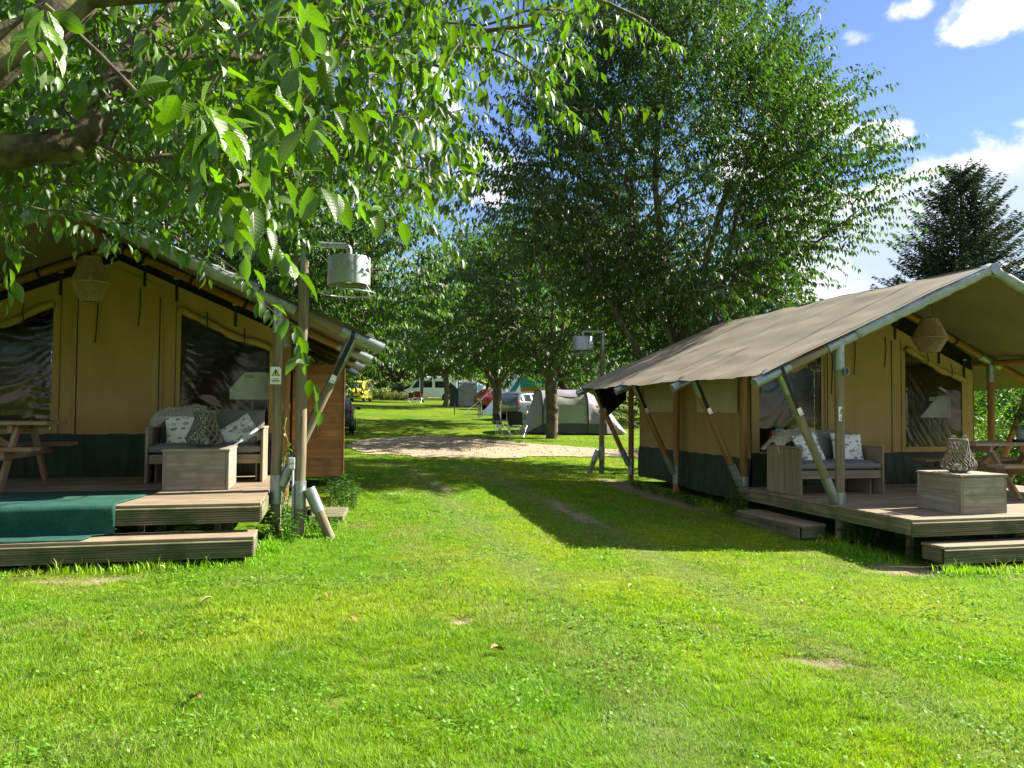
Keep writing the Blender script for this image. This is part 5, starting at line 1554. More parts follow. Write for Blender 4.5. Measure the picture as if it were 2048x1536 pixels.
def hedge_pts(x0, y0, x1, y1, w, h):
    def fn(rng, n):
        t = rng.random(n); s = rng.uniform(-1, 1, n) * w / 2; z = rng.random(n) ** .7 * h
        L = math.hypot(x1 - x0, y1 - y0); nx, ny = -(y1 - y0) / L, (x1 - x0) / L
        x = x0 + (x1 - x0) * t + nx * s; y = y0 + (y1 - y0) * t + ny * s
        z = z * (1 + .12 * np.sin(t * 21) + .08 * np.sin(t * 57))
        return np.stack([x, y, gz(x, y) + z], -1)
    return fn
def blob_pts(x, y, rx, ry, h, z0=0):
    def fn(rng, n):
        d = nrm(rng.normal(0, 1, (n, 3))); q = rng.random(n) ** .45
        p = d * q[:, None] * np.array([rx, ry, h / 2]); f = 1 + .2 * np.sin(d[:, 0] * 6) * np.sin(d[:, 2] * 7)
        p = p * f[:, None] + np.array([x, y, 0]); p[:, 2] += gz(x, y) + h / 2 + z0
        return p
    return fn
shrub('clipped_hedge', 'clipped hedge at the end of the lawn beside the camper van', 'hedge', hedge_pts(4.5, 92, 11.5, 88, 1.6, 1.9), 7000, .30, (.035, .075, .018), 81, stem=False)
shrub('bramble_bank', 'rough pale shrubs on the bank right of the yellow car', 'shrub', hedge_pts(1.5, 86, 7, 84, 2.5, 1.2), 2600, .30, (.10, .125, .03), 82, stem=False)
shrub('bramble_bank', 'low scrub at the foot of the clipped hedge', 'shrub', hedge_pts(6.5, 83.5, 9.6, 83, 1.6, .8), 1300, .26, (.12, .13, .04), 83, stem=False)
shrub('dark_hedge', 'dark hedge behind the grey tunnel tent', 'hedge', hedge_pts(13, 40, 30, 37, 2.4, 2.6), 9000, .22, (.028, .058, .018), 84, stem=False)
shrub('dark_hedge', 'tall shrubs behind the right deck', 'hedge', hedge_pts(15.5, 11.5, 19, 21, 2.0, 2.7), 11000, .14, (.045, .10, .018), 85, stem=False)
shrub('garden_bush', 'bright leafy bush behind the potted plant', 'bush', blob_pts(13.2, 12.4, .75, .75, 1.75), 2600, .11, (.10, .19, .02), 86, kind='mid', mat=M_leaf)
shrub('garden_bush', 'dark green bush at the right edge behind the picnic table', 'bush', blob_pts(14.8, 12.9, 1.1, 1.1, 2.0), 3000, .12, (.045, .11, .02), 87, kind='mid', mat=M_leaf)
shrub('garden_bush', 'shady bushes under the cherry behind the right lamp post', 'bush', blob_pts(12.5, 22.5, 2.4, 1.2, 2.2), 4200, .14, (.04, .085, .018), 88)
# ------------------------------------------------------------ the near cherry that hangs into the picture
def near_cherry():
    rng = np.random.default_rng(3)
    bx, by = -3.4, 3.3
    g = G(bx, by)
    root = thing('cherry_tree', (bx, by, g), 'near cherry tree whose leafy branches hang across the top left', 'tree')
    def W3(px, py, d):       # a world point, from where it stands in the picture and its distance
        return CAM + (FW + RT * (px - 1024) / FPX - UP * (py - 768) / FPX) * d
    trunk = [(bx, by, g - .15), (bx, by + .02, g + .9), (bx + .1, by + .1, g + 1.6)]
    b1 = [trunk[-1], tuple(W3(-330, 320, 3.5)), tuple(W3(-100, 310, 3.55)), tuple(W3(60, 300, 3.6)), tuple(W3(165, 270, 3.7)), tuple(W3(215, 190, 3.8)), tuple(W3(262, 110, 4.0)), tuple(W3(330, 40, 4.3)), tuple(W3(420, -60, 4.8)), tuple(W3(560, -240, 5.6))]
    b2 = [trunk[-1], tuple(W3(-260, 260, 3.0)), tuple(W3(-60, 140, 3.0)), tuple(W3(60, 75, 3.1)), tuple(W3(150, 0, 3.2)), tuple(W3(260, -150, 3.5)), tuple(W3(420, -420, 4.2))]
    b3 = [b1[6], tuple(W3(400, 105, 4.6)), tuple(W3(560, 118, 5.0)), tuple(W3(720, 95, 5.3)), tuple(W3(850, 78, 5.5)), tuple(W3(1000, 58, 5.6)), tuple(W3(1085, 48, 5.6))]
    b4 = [b1[2], tuple(W3(-60, 330, 4.6)), tuple(W3(60, 360, 5.8)), tuple(W3(240, 330, 7.0)), tuple(W3(460, 300, 8.0)), tuple(W3(700, 260, 8.6))]
    b5 = [b2[4], tuple(W3(420, -20, 3.2)), tuple(W3(700, -60, 3.6)), tuple(W3(950, -70, 4.2)), tuple(W3(1150, -20, 4.8)), tuple(W3(1290, 40, 5.2))]
    m = MB()
    def smooth(pl, k=5):
        pl = [np.array(p, float) for p in pl]; out = []
        for i in range(len(pl) - 1):
            p0 = pl[max(i - 1, 0)]; p1 = pl[i]; p2 = pl[i + 1]; p3 = pl[min(i + 2, len(pl) - 1)]
            for j in range(k):
                t = j / k
                out.append(.5 * (2 * p1 + (p2 - p0) * t + (2 * p0 - 5 * p1 + 4 * p2 - p3) * t * t + (3 * p1 - p0 - 3 * p2 + p3) * t ** 3))
        out.append(pl[-1]); return out
    for pl, ra, rb in ((trunk, .19, .15), (b1, .10, .035), (b2, .125, .05), (b3, .042, .010), (b4, .055, .016), (b5, .035, .008)):
        q = smooth(pl); n = len(q)
        rr = [(ra + (rb - ra) * i / (n - 1)) * (1 + .07 * math.sin(i * 1.9) + .05 * math.sin(i * .7)) for i in range(n)]
        m.tube([tuple(p) for p in q], rr, 12)
    st = W3(158, 312, 3.62)
    m.tube([tuple(W3(150, 290, 3.68)), tuple(st)], [.04, .028], 10)
    m.build('trunk', M_bark2, root, 'all')
    limbs = [smooth(trunk, 3)] + [smooth(b, 3) for b in (b1, b2, b3, b4, b5)]
    # crown volume: a broad canopy whose hanging lower edge differs with direction
    ox = [-600, 0, 120, 200, 300, 420, 520, 640, 760, 860, 900, 950, 1010, 1090, 1170, 1225, 1260]
    oy = [620, 530, 485, 480, 515, 550, 540, 462, 452, 490, 460, 390, 315, 295, 270, 245, 20]
    tg = []
    want = 3300
    tries = 0
    cnt_in = 0
    while len(tg) < want and tries < 60:
        tries += 1
        n = 6000
        d = (3.5 ** 2 + rng.random(n) * (9.2 ** 2 - 3.5 ** 2)) ** .5
        px = rng.uniform(-700, 1270, n); py = rng.uniform(-900, 520, n)
        Q = CAM + (FW + RT * ((px - 1024) / FPX)[:, None] - UP * ((py - 768) / FPX)[:, None]) * d[:, None]
        low = np.interp(px, ox, oy) - 135 * (4.0 / d) - 8
        k = (py < low) & (Q[:, 2] < 8.5) & (Q[:, 2] > 2.1)
        # keep a looser fringe towards the right
        k &= rng.random(n) < np.interp(px, [-700, 0, 600, 900, 1270], [.22, .9, 1, .62, .34]) * np.interp(py, [-900, -60, 0], [.12, .35, 1.0])
        k &= ~((px > 880) & (d < 4.2))
        k &= ~((px > 930) & (py > 90) & (d > 6.2))
        tg += list(Q[k])
    tg = np.array(tg[:want])
    # single hanging sprays that read as individuals
    sp = [(440, 230, 2.25), (470, 330, 2.35), (400, 330, 2.3), (430, 160, 2.4), (500, 300, 2.5), (90, 10, 2.3), (520, 40, 2.4), (610, 40, 2.7), (490, 555, 4.1), (588, 650, 3.75), (1190, 215, 5.2), (1130, 225, 5.2), (1340, 85, 5.6), (1335, 75, 5.6), (1080, 200, 5.1), (860, 440, 5.4), (840, 420, 5.6), (230, 440, 3.9), (20, 470, 3.6), (90, 420, 3.7), (455, 260, 2.3), (500, 390, 2.45), (420, 280, 2.2), (385, 210, 2.4), (465, 200, 2.35), (530, 330, 2.6)]
    tg = np.concatenate([tg, np.array([W3(*q) for q in sp])])
    # the rest of its crown, above and behind the viewer
    ex = ball(rng, 1100, (bx + .3, by - .3, g + 5.6), (5.2, 5.2, 2.9), zmin=g + 2.6)
    vx = ex - CAM; dx_ = vx @ FW
    qx = 1024 + FPX * (vx @ RT) / np.where(np.abs(dx_) < .05, .05, dx_); qy = 768 - FPX * (vx @ UP) / np.where(np.abs(dx_) < .05, .05, dx_)
    ex = ex[(dx_ < .1) | (qx < -160) | (qx > 2200) | (qy < -260)]
    tg = np.concatenate([tg, ex])
    P, par, tips = grow(limbs, tg, rng, rise=.10, nseg=9, bias=.1)
    nl = sum(len(l) for l in limbs)
    cnt = np.zeros(len(P)); cnt[tips] = 1
    for i in range(len(P) - 1, 0, -1):
        if par[i] >= 0: cnt[par[i]] += cnt[i]
    rr = np.clip(.0020 * np.sqrt(np.maximum(cnt, 1)) , .0022, .011)
    lim_n = len([1]) 
    n_limb = sum(len(l) - (1 if i else 0) for i, l in enumerate(limbs))
    k = np.arange(n_limb, len(P))
    a = P[par[k]]; b = P[k]; d = nrm(b - a)
    ref = np.where(np.abs(d[:, 2:3]) > .9, np.array([[1., 0, 0]]), np.array([[0, 0, 1.]]))
    u = nrm(np.cross(d, ref)); v = np.cross(d, u); th = 2 * np.pi * np.arange(5) / 5
    ra = np.minimum(np.where(par[k] < n_limb, rr[k] * 1.3, rr[par[k]]), rr[k] * 1.5)
    A = a[:, None] + (u[:, None] * np.cos(th)[None, :, None] + v[:, None] * np.sin(th)[None, :, None]) * ra[:, None, None]
    B = b[:, None] + (u[:, None] * np.cos(th)[None, :, None] + v[:, None] * np.sin(th)[None, :, None]) * rr[k][:, None, None]
    V = np.concatenate([A, B], 1).reshape(-1, 3)
    q = np.array([[i, (i + 1) % 5, 5 + (i + 1) % 5, 5 + i] for i in range(5)])
    tag(link('twigs', np_mesh('twigs', V, [(10 * np.arange(len(k))[:, None, None] + q[None]).reshape(-1, 4)], M_bark, None, True), None, root), kind='stuff')
    c = np.array([-.5, 5.0, 4.0])
    pos, ax, Nn, L, Wd, C, _ = shoots(P, par, tips, rng, c, .36, 14, up=-.02, out=.3, droop=.85, lsize=.098, wr=.46, base=(.062, .125, .009), varc=.4, jit=.42)
    # the 300 leaves that show largest are single objects
    vv = pos - CAM; dep = vv @ FW
    big = np.where(dep < 2.9, 1.22, 1.0); L = L * big; Wd = Wd * big
    px = 1024 + FPX * (vv @ RT) / dep; py = 768 - FPX * (vv @ UP) / dep
    ok = (px > -20) & (px < 2060) & (py > -30) & (py < 1500) & (dep > .5)
    # keep the air right in front of the lens clear
    ok_keep = ~((dep < 1.7) & (np.abs(px - 1024) < 1400))
    size = np.where(ok, L / np.maximum(dep, .3), 0)
    top = np.argsort(-size)[:300]
    rest = np.setdiff1d(np.where(ok_keep)[0], top)
    for rr_, kd in ((rest[(dep[rest] < 4.6) & ok[rest]], 'fine'), (rest[(dep[rest] >= 4.6) & ok[rest]], 'mid'), (rest[~ok[rest]], 'quad')):
        tag(link('crown', leaf_mesh('crown', pos[rr_], ax[rr_], Nn[rr_], L[rr_], Wd[rr_], C[rr_], kd, M_leaf), None, root), kind='stuff')
    metas = []
    for s_ in range(4):
        T = np.array([[0, 0, 0]], float)
        metas.append(leaf_mesh('leaf', T, np.array([[1., 0, 0]]), np.array([[0, 0, 1.]]), np.array([1.0]), np.array([.46 + .03 * s_]), np.array([[.062, .125, .009]]) * (.75 + .18 * s_), 'fine', M_leaf_near))
    for i in top:
        if not ok_keep[i]: continue
        a_ = Vector(ax[i]).normalized(); n_ = Vector(Nn[i]); s_ = n_.cross(a_).normalized(); n_ = a_.cross(s_)
        l_ = float(L[i])
        M = Matrix(((a_.x * l_, s_.x * l_, n_.x * l_, pos[i][0]), (a_.y * l_, s_.y * l_, n_.y * l_, pos[i][1]), (a_.z * l_, s_.z * l_, n_.z * l_, pos[i][2]), (0, 0, 0, 1)))
        link('leaf', metas[int(i) % 4], None, root, M)
near_cherry()
# ------------------------------------------------------------ vehicles
def paint(name, c, metal=.3): return pm(name, c, None, rough=.28, metal=metal, spec=.5, coat=.8)
M_glass = pm('car_glass', (.012, .016, .02), None, rough=.05, spec=.9)
M_tyre = pm('tyre', (.012, .012, .012), None, rough=.85)
M_rim = pm('alloy_rim', (.45, .46, .47), None, rough=.3, metal=.8)
M_tail = pm('tail_lamp', (.35, .01, .012), None, rough=.2, spec=.6)
M_head = pm('head_lamp', (.65, .68, .7), None, rough=.12, metal=.3)
M_plate = pm('number_plate', (.75, .52, .03), None, rough=.5)
M_trim = pm('black_trim', (.018, .018, .02), None, rough=.6)
# stations: fraction from rear, sill half width, belt half width, top half width, low z, belt z, top z
ESTATE = [(0, .74, .78, .70, .38, .80, .90), (.015, .84, .86, .74, .28, .92, 1.02), (.05, .89, .90, .72, .26, .96, 1.22), (.12, .90, .91, .68, .26, .97, 1.43), (.30, .91, .915, .66, .26, .95, 1.50), (.48, .91, .915, .66, .26, .93, 1.50), (.60, .91, .91, .66, .26, .92, 1.42), (.72, .905, .90, .74, .26, .92, 1.01), (.86, .895, .88, .74, .26, .84, .93), (.955, .86, .84, .70, .28, .72, .80), (1, .72, .72, .60, .34, .58, .64)]
HATCH = [(0, .70, .74, .66, .40, .82, .92), (.02, .80, .83, .70, .28, .94, 1.05), (.07, .84, .85, .66, .26, .98, 1.28), (.16, .85, .86, .60, .26, .98, 1.46), (.34, .855, .86, .60, .26, .96, 1.50), (.52, .855, .86, .60, .26, .94, 1.47), (.62, .855, .85, .60, .26, .93, 1.36), (.76, .85, .84, .68, .26, .92, 1.0), (.88, .83, .82, .68, .26, .82, .90), (.96, .78, .77, .62, .28, .70, .76), (1, .66, .66, .54, .34, .56, .62)]
MPV = [(0, .78, .80, .72, .38, .85, 1.0), (.015, .88, .89, .76, .28, 1.0, 1.3), (.05, .91, .92, .76, .26, 1.05, 1.74), (.15, .92, .925, .74, .26, 1.05, 1.84), (.35, .925, .925, .74, .26, 1.03, 1.86), (.55, .925, .925, .74, .26, 1.02, 1.84), (.68, .92, .92, .74, .26, 1.02, 1.68), (.82, .91, .90, .80, .26, 1.0, 1.14), (.92, .90, .89, .78, .26, .90, 1.0), (.975, .87, .86, .74, .28, .78, .86), (1, .76, .76, .66, .34, .62, .68)]
def car(name, x, y, heading, L, prof, pmat, label, s=1.0, win=(2, 7)):
    root = thing(name, (x, y, G(x, y)), label, 'car', rz=heading)
    B = wm(root)
    def sec(st):
        f, hs, hb, ht, zl, zb, zt = st
        X = (f - .5) * L
        half = [(hs * .80, zl), (hs * .97, zl + .05), (hs, zl + .16), (hb * 1.01, zl + (zb - zl) * .55), (hb * 1.0, zl + (zb - zl) * .86), (hb * .975, zb), (ht + .015, zt - .07 * min(1, (zt - zb) * 4)), (ht * .94, zt - .025), (ht * .75, zt), (ht * .35, zt + .012)]
        return X, half
    m = MB(); rings = []
    for st in prof:
        X, h = sec(st)
        rings.append([(X, y_, z_) for y_, z_ in h] + [(X, -y_, z_) for y_, z_ in reversed(h)])
    n = len(rings[0]); vs = [v for r in rings for v in r]; fs = []
    for i in range(len(rings) - 1):
        for k in range(n): fs.append((i * n + k, i * n + (k + 1) % n, (i + 1) * n + (k + 1) % n, (i + 1) * n + k))
    fs.append(tuple(range(n))); fs.append(tuple((len(rings) - 1) * n + k for k in range(n))[::-1])
    body = m.add(vs, fs).build('body', pmat, root, True, M=B)
    def at(i, t, k0, k1, lerp, out):
        a = prof[i]; b = prof[i + 1]
        st = tuple(p + (q - p) * t for p, q in zip(a, b))
        X, h = sec(st)
        p = Vector((X, h[k0][0], h[k0][1])).lerp(Vector((X, h[k1][0], h[k1][1])), lerp)
        return Vector((p.x, p.y + out, p.z))
    for sg in (-1, 1):
        for i in range(win[0], win[1]):
            t0, t1 = (.12, .94) if i > win[0] else (.35, .94)
            if i == win[1] - 1: t1 = .80
            q = [at(i, t0, 5, 6, .08, .010), at(i, t1, 5, 6, .08, .010), at(i, t1, 5, 6, .92, .010), at(i, t0, 5, 6, .92, .010)]
            if i == win[1] - 1: q[2] = at(i, .35, 5, 6, .92, .010)
            if i == win[0]: q[3] = at(i, .8, 5, 6, .92, .010)
            if sg < 0: q = [Vector((p.x, -p.y, p.z)) for p in q]
            MB().add(q, [(0, 1, 2, 3)]).build('side_window', M_glass, body, M=B)
    def screen(nm, i0, i1, lo, hi):
        X0, h0 = sec(prof[i0]); X1, h1 = sec(prof[i1])
        def P(t, s_):
            w = (h0[8][0] * 1.05 * (1 - t) + h1[8][0] * 1.08 * t) * s_
            return Vector((X0 + (X1 - X0) * t + (.014 if X0 > X1 else -.014) * 1, w, h0[9][1] + (h1[9][1] - h0[9][1]) * t + .012))
        MB().grid(lambda u, v: P(lo + (hi - lo) * v, -1 + 2 * u), 6, 3).build(nm, M_glass, body, M=B)
    screen('windscreen', win[1], win[1] - 1, .06, .94)
    screen('rear_window', win[0] - 1, win[0] + 1, .25, .9)
    r = .32 * s
    for f in (.19, .81):
        for sg in (-1, 1):
            hw = .90 if prof is not HATCH else .85
            c = Vector(((f - .5) * L, sg * (hw - .09), r)); RM = Matrix.Rotation(R(-90 * sg), 3, 'X')
            ar = MB().lathe([(0, .092), (r * 1.16, .092), (r * 1.16, .0), (0, .0)], 20, c, RM).build('wheel_arch', M_trim, body, M=B)
            wh = MB().lathe([(r * .55, -.1), (r * .9, -.1), (r, -.06), (r, .07), (r * .9, .105), (r * .66, .108), (r * .64, .09)], 22, c, RM).build('wheel', M_tyre, root, True, M=B)
            MB().lathe([(0, .112), (r * .2, .115), (r * .3, .10), (r * .6, .104), (r * .66, .100), (r * .66, .06), (0, .06)], 10, c, RM).build('rim', M_rim, wh, M=B)
    X0 = -L / 2
    for sg in (-1, 1):
        MB().box((X0 + .10, sg * .77 * (.94 if prof is HATCH else 1), .90 if prof is not MPV else 1.0), (.18, .20, .20)).build('tail_lamp', M_tail, body, bevel=.03, M=B)
        MB().box((L / 2 - .16, sg * .68, .68 if prof is not MPV else .80), (.24, .30, .15)).build('head_lamp', M_head, body, bevel=.03, M=B)
        MB().box(((.70 - .5) * L, sg * .98, 1.02), (.12, .16, .12)).build('mirror', M_trim, body, bevel=.03, M=B)
    MB().box((X0 + .005, 0, .70), (.03, .52, .11)).build('rear_plate', M_plate, body, M=B)
    MB().box((X0 + .05, 0, .42), (.10, 1.45, .20)).build('rear_bumper', M_trim, body, bevel=.03, M=B)
    MB().box((L / 2 - .035, 0, .42), (.10, 1.2, .16)).build('lower_grille', M_trim, body, bevel=.03, M=B)
    MB().box((L / 2 - .065 if prof is not MPV else L / 2 - .055, 0, .60 if prof is not MPV else .70), (.10, .85, .15)).build('grille', M_trim, body, bevel=.03, M=B)
    MB().box((L / 2 - .005, 0, .50), (.03, .52, .11)).build('front_plate', M_plate, body, M=B)
    for sg in (-1, 1): MB().tube([(-.3 * L, sg * .60, prof[4][6] + .01), (.0, sg * .60, prof[4][6] + .05), (.08 * L, sg * .60, prof[5][6] + .01)], .015, 6).build('roof_rail', M_trim, body, M=B)
    return root
car('parked_car', .55, 33.4, R(86), 3.9, HATCH, paint('dark_blue_paint', (.022, .035, .06)), 'dark blue hatchback parked behind the plank shed')
car('parked_car', 3.1, 68.5, R(-104), 4.5, MPV, paint('yellow_paint', (.62, .55, .02), .0), 'bright yellow car facing the camera at the end of the lawn')
car('parked_car', 13.1, 54.3, R(12), 4.6, ESTATE, paint('red_paint', (.27, .018, .028)), 'dark red estate car parked behind the forked cherry')
car('parked_car', 11.5, 42.3, R(38), 4.4, ESTATE, paint('silver_paint', (.15, .17, .19), .5), 'silver hatchback with its tailgate side towards the camping chairs', 1.02)
car('parked_car', 15.6, 50.3, R(10), 4.3, HATCH, paint('white_paint', (.62, .66, .70), .1), 'white car showing only its roof between the green tent and the grey tent')
def camper(x, y, heading, label):
    root = thing('camper_van', (x, y, G(x, y)), label, 'camper van', rz=heading)
    B = wm(root)
    cream = paint('cream_paint', (.60, .61, .55), 0)
    side = [(-3.0, .38), (-3.0, 2.48), (-2.9, 2.58), (1.1, 2.60), (1.5, 2.50), (2.35, 1.36), (2.85, 1.16), (3.0, .85), (3.0, .42), (2.6, .36)]
    hw = 1.02
    m = MB(); n = len(side); vs = []
    for k, (yy, sc) in enumerate(((-hw, .985), (-hw + .06, 1.0), (hw - .06, 1.0), (hw, .985))):
        for px, pz in side: vs.append((px * sc, yy, 1.4 + (pz - 1.4) * sc))
    fs = []
    for a in range(3):
        for k in range(n): fs.append((a * n + k, a * n + (k + 1) % n, (a + 1) * n + (k + 1) % n, (a + 1) * n + k))
    fs += [tuple(range(n))[::-1], tuple(3 * n + k for k in range(n))]
    body = m.add(vs, fs).build('body', cream, root, M=B)
    for sg in (-1, 1):
        yy = sg * (hw + .006)
        def win(poly, nm='side_window'): MB().add([(a, yy, b) for a, b in poly], [tuple(range(len(poly)))]).build(nm, M_glass, body, M=B)
        win([(1.25, 1.40), (2.10, 1.40), (1.50, 2.16), (1.25, 2.22)], 'cab_window'); win([(-.2, 1.42), (1.0, 1.42), (1.0, 2.15), (-.2, 2.15)]); win([(-2.0, 1.42), (-.5, 1.42), (-.5, 2.15), (-2.0, 2.15)])
        MB().box((1.12, sg * (hw + .004), 1.2), (.02, .012, 1.5)).build('door_gap', M_trim, body, M=B)
        MB().box((1.85, sg * (hw + .13), 1.42), (.12, .2, .24)).build('mirror', M_trim, body, bevel=.03, M=B)
        MB().box((2.72, sg * .82, 1.0), (.42, .3, .28)).build('head_lamp', M_head, body, bevel=.05, M=B)
        for px in (-1.75, 1.95):
            c = Vector((px, sg * (hw - .1), .36)); RM = Matrix.Rotation(R(-90 * sg), 3, 'X')
            MB().lathe([(0, .112), (.46, .112), (.46, 0), (0, 0)], 20, c, RM).build('wheel_arch', M_trim, body, M=B)
            wh = MB().lathe([(.2, -.1), (.33, -.1), (.36, -.05), (.36, .08), (.33, .12), (.23, .12)], 20, c, RM).build('wheel', M_tyre, root, True, M=B)
            MB().lathe([(0, .125), (.1, .13), (.22, .118), (.22, .05), (0, .05)], 14, c, RM).build('rim', M_rim, wh, M=B)
    MB().add([(1.56, -.86, 2.46), (1.56, .86, 2.46), (2.36, .92, 1.42), (2.36, -.92, 1.42)], [(0, 1, 2, 3)]).build('windscreen', M_glass, body, M=B)
    MB().box((2.9, 0, .62), (.28, 2.0, .42)).build('front_bumper', M_trim, body, bevel=.06, M=B)
    MB().box((-1.2, -.1, 2.76), (1.0, .8, .36)).build('roof_unit', M_white, body, bevel=.08, M=B); MB().box((.3, 0, 2.66), (.7, .7, .14)).build('roof_hatch', M_white, body, bevel=.03, M=B)
    return root
camper(12.0, 87.0, R(172), 'cream camper van parked at the end of the lawn')
# ------------------------------------------------------------ camp tents
M_tbeige = pm('beige_polyester', (.27, .27, .245), (.33, .33, .30), (3, 3, 3), 4, .7, .2, bdist=.02)
M_tgrey = pm('grey_purple_polyester', (.19, .165, .215), (.29, .26, .315), (1.2, 1.2, 4), 4, .6, .5, bdist=.06)
M_tdark = pm('charcoal_polyester', (.055, .058, .068), (.08, .085, .095), (3, 3, 3), 4, .7)
M_twhite = pm('white_cotton_tent', (.58, .62, .66), (.66, .70, .74), (2, 2, 2), 4, .8)
M_tteal = pm('green_tent_cloth', (.02, .20, .17), (.03, .25, .21), (2, 2, 2), 4, .8)
M_torange = pm('orange_tent_lining', (.55, .20, .03), None, rough=.8)
M_blue = pm('pale_blue_trim', (.18, .42, .58), None, rough=.7)
M_tmid = pm('grey_awning_cloth', (.26, .25, .25), (.34, .33, .33), (2, 2, 5), 4, .8, .3, bdist=.05)
def tunnel_tent():
    # axis runs along local X; arch sections
    x0, y0 = 10.9, 33.2
    root = thing('tunnel_tent', (x0, y0, G(x0, y0)), 'grey and beige tunnel tent behind the thick cherry trunk', 'tent', rz=R(-6))
    B = wm(root)
    st = [(-2.15, 1.25, .02), (-1.45, 1.35, 1.92), (-.95, 1.4, 1.98), (.55, 1.4, 1.95), (1.35, 1.35, 1.55), (2.4, 1.05, .03)]
    def arch(X, w, h, n=14):
        return [(X, -w * math.copysign(abs(math.cos(a)) ** .55, math.cos(a)), h * math.sin(a) ** .75) for a in np.linspace(0, math.pi, n + 1)]
    def shell(a, b, nm, mat, sub=5, ripple=.0, klo=0, khi=14, off=0):
        A = arch(*a); Bq = arch(*b)
        def fn(u, v):
            k = klo + (khi - klo) * v; i = min(13, int(k)); f = k - i
            p = Vector(A[i]).lerp(Vector(A[i + 1]), f); q = Vector(Bq[i]).lerp(Vector(Bq[i + 1]), f)
            r_ = p.lerp(q, u)
            bend = -.05 * math.sin(math.pi * u) + ripple * math.sin(9 * v * 3 + 8 * u)
            c = Vector((0, -r_.y, -(r_.z - .4))); 
            d = Vector((0, r_.y, max(.1, r_.z))).normalized() * (bend + off)
            return r_ + d
        return MB().grid(fn, sub, 2 * (khi - klo)).build(nm, mat, root, 'all', M=B)
    shell(st[0], st[1], 'front_slope', M_tbeige, 6)
    shell(st[1], st[2], 'porch_panel', M_tgrey, 4)
    shell(st[2], st[3], 'body_panel', M_tbeige, 8, .012)
    shell(st[3], st[4], 'rear_panel', M_tgrey, 6, .02)
    shell(st[4], st[5], 'rear_slope', M_tgrey, 8, .03)
    shell(st[2], st[3], 'roof_panel', M_tgrey, 8, 0, 4, 10, .015)
    for i in (1, 2, 3, 4):
        A = [Vector(p) * 1.0 for p in arch(*st[i])]
        MB().tube([(p.x, p.y * 1.012, p.z + .012) for p in A], .045, 6).build('pole_sleeve', M_tdark, root, 'all', M=B)
    for a, b in ((0, 1), (1, 2), (2, 3), (3, 4)):
        (xa, wa, _), (xb, wb, _) = st[a], st[b]
        for sg in (-1, 1):
            h = .42
            ha = min(h, st[a][2])
            MB().add([(xa, sg * (wa + .02), 0), (xb, sg * (wb + .02), 0), (xb, sg * (wb + .005), h), (xa, sg * (wa + .0), ha)], [(0, 1, 2, 3)]).build('mud_skirt', M_tdark, root, M=B)
    MB().add([(-.75, -1.445, .46), (.35, -1.445, .46), (.35, -1.37, 1.25), (-.75, -1.37, 1.25)], [(0, 1, 2, 3)]).build('window_panel', pm('pale_window_cloth', (.28, .32, .29), None, rough=.6), root, M=B)
    for p0, p1 in (((.55, -1.35, 1.35), (1.6, -2.2, 0)), ((1.35, -1.3, 1.2), (3.3, -1.6, 0)), ((-.95, -1.38, 1.3), (-1.5, -2.3, 0)), ((1.35, -.6, 1.5), (3.5, -.8, .9)), ((1.35, .2, 1.55), (3.6, 0, 1.0))):
        MB().tube([p0, p1], .008, 5).build('guy_rope', M_white, root, M=B)
    MB().box((3.45, -1.2, .62), (.35, .03, .22)).build('rope_flag', M_yellow, root, M=B)
    MB().box((.95, -1.37, 1.16), (.12, .03, .1)).build('rope_toggle', M_yellow, root, M=B)
tunnel_tent()
def sail_tent():
    x, y = 12.35, 47.5
    root = thing('ridge_tent', (x, y, G(x, y)), 'green and white peaked tent with orange lining between the cars', 'tent', rz=R(-12))
    B = wm(root)
    ap = (0, 0, 3.05)
    MB().add([(-2.55, -.6, .0), (-1.75, -1.4, .0), (-.15, -.5, 2.35), ap], [(0, 1, 2, 3)]).build('white_wall', M_twhite, root, M=B)
    MB().add([(-1.75, -1.4, 0), (-1.25, -1.5, 0), (.02, -.55, 2.1), (-.15, -.5, 2.35)], [(0, 1, 2, 3)]).build('green_edge', M_tteal, root, M=B)
    MB().grid(lambda u, v: Vector(ap).lerp(Vector((2.0 + .35 * v, -.9 + 1.8 * (v - .5), 2.1 - .12 * math.sin(math.pi * v))), u) + Vector((0, 0, -.18 * math.sin(math.pi * u))), 8, 6).build('canopy', M_tteal, root, 'all', M=B)
    MB().grid(lambda u, v: (-.1 + 2.3 * u, -.95, 2.32 - .22 * u - (.62 - .1 * math.sin(math.pi * u)) * v), 8, 4).build('canopy_front', M_tteal, root, 'all', M=B)
    MB().add([(-.05, -.7, 1.9), (1.7, -.7, 1.8), (1.7, -.6, 1.2), (-.05, -.6, 1.2)], [(0, 1, 2, 3)]).build('orange_lining', M_torange, root, M=B)
    MB().add([(-2.55, -.6, 0), ap, (0, 1.5, 0)], [(0, 1, 2)]).build('back_wall', M_twhite, root, M=B)
    for p in ((2.2, -.95, 2.05), (2.2, .9, 2.05), (0, 0, 3.0)): MB().tube([(p[0], p[1], 0), p], .02, 6).build('tent_pole', M_steel, root, M=B)
    MB().tube([ap, (-3.6, -1.8, 0)], .01, 5).build('guy_rope', M_white, root, M=B)
sail_tent()
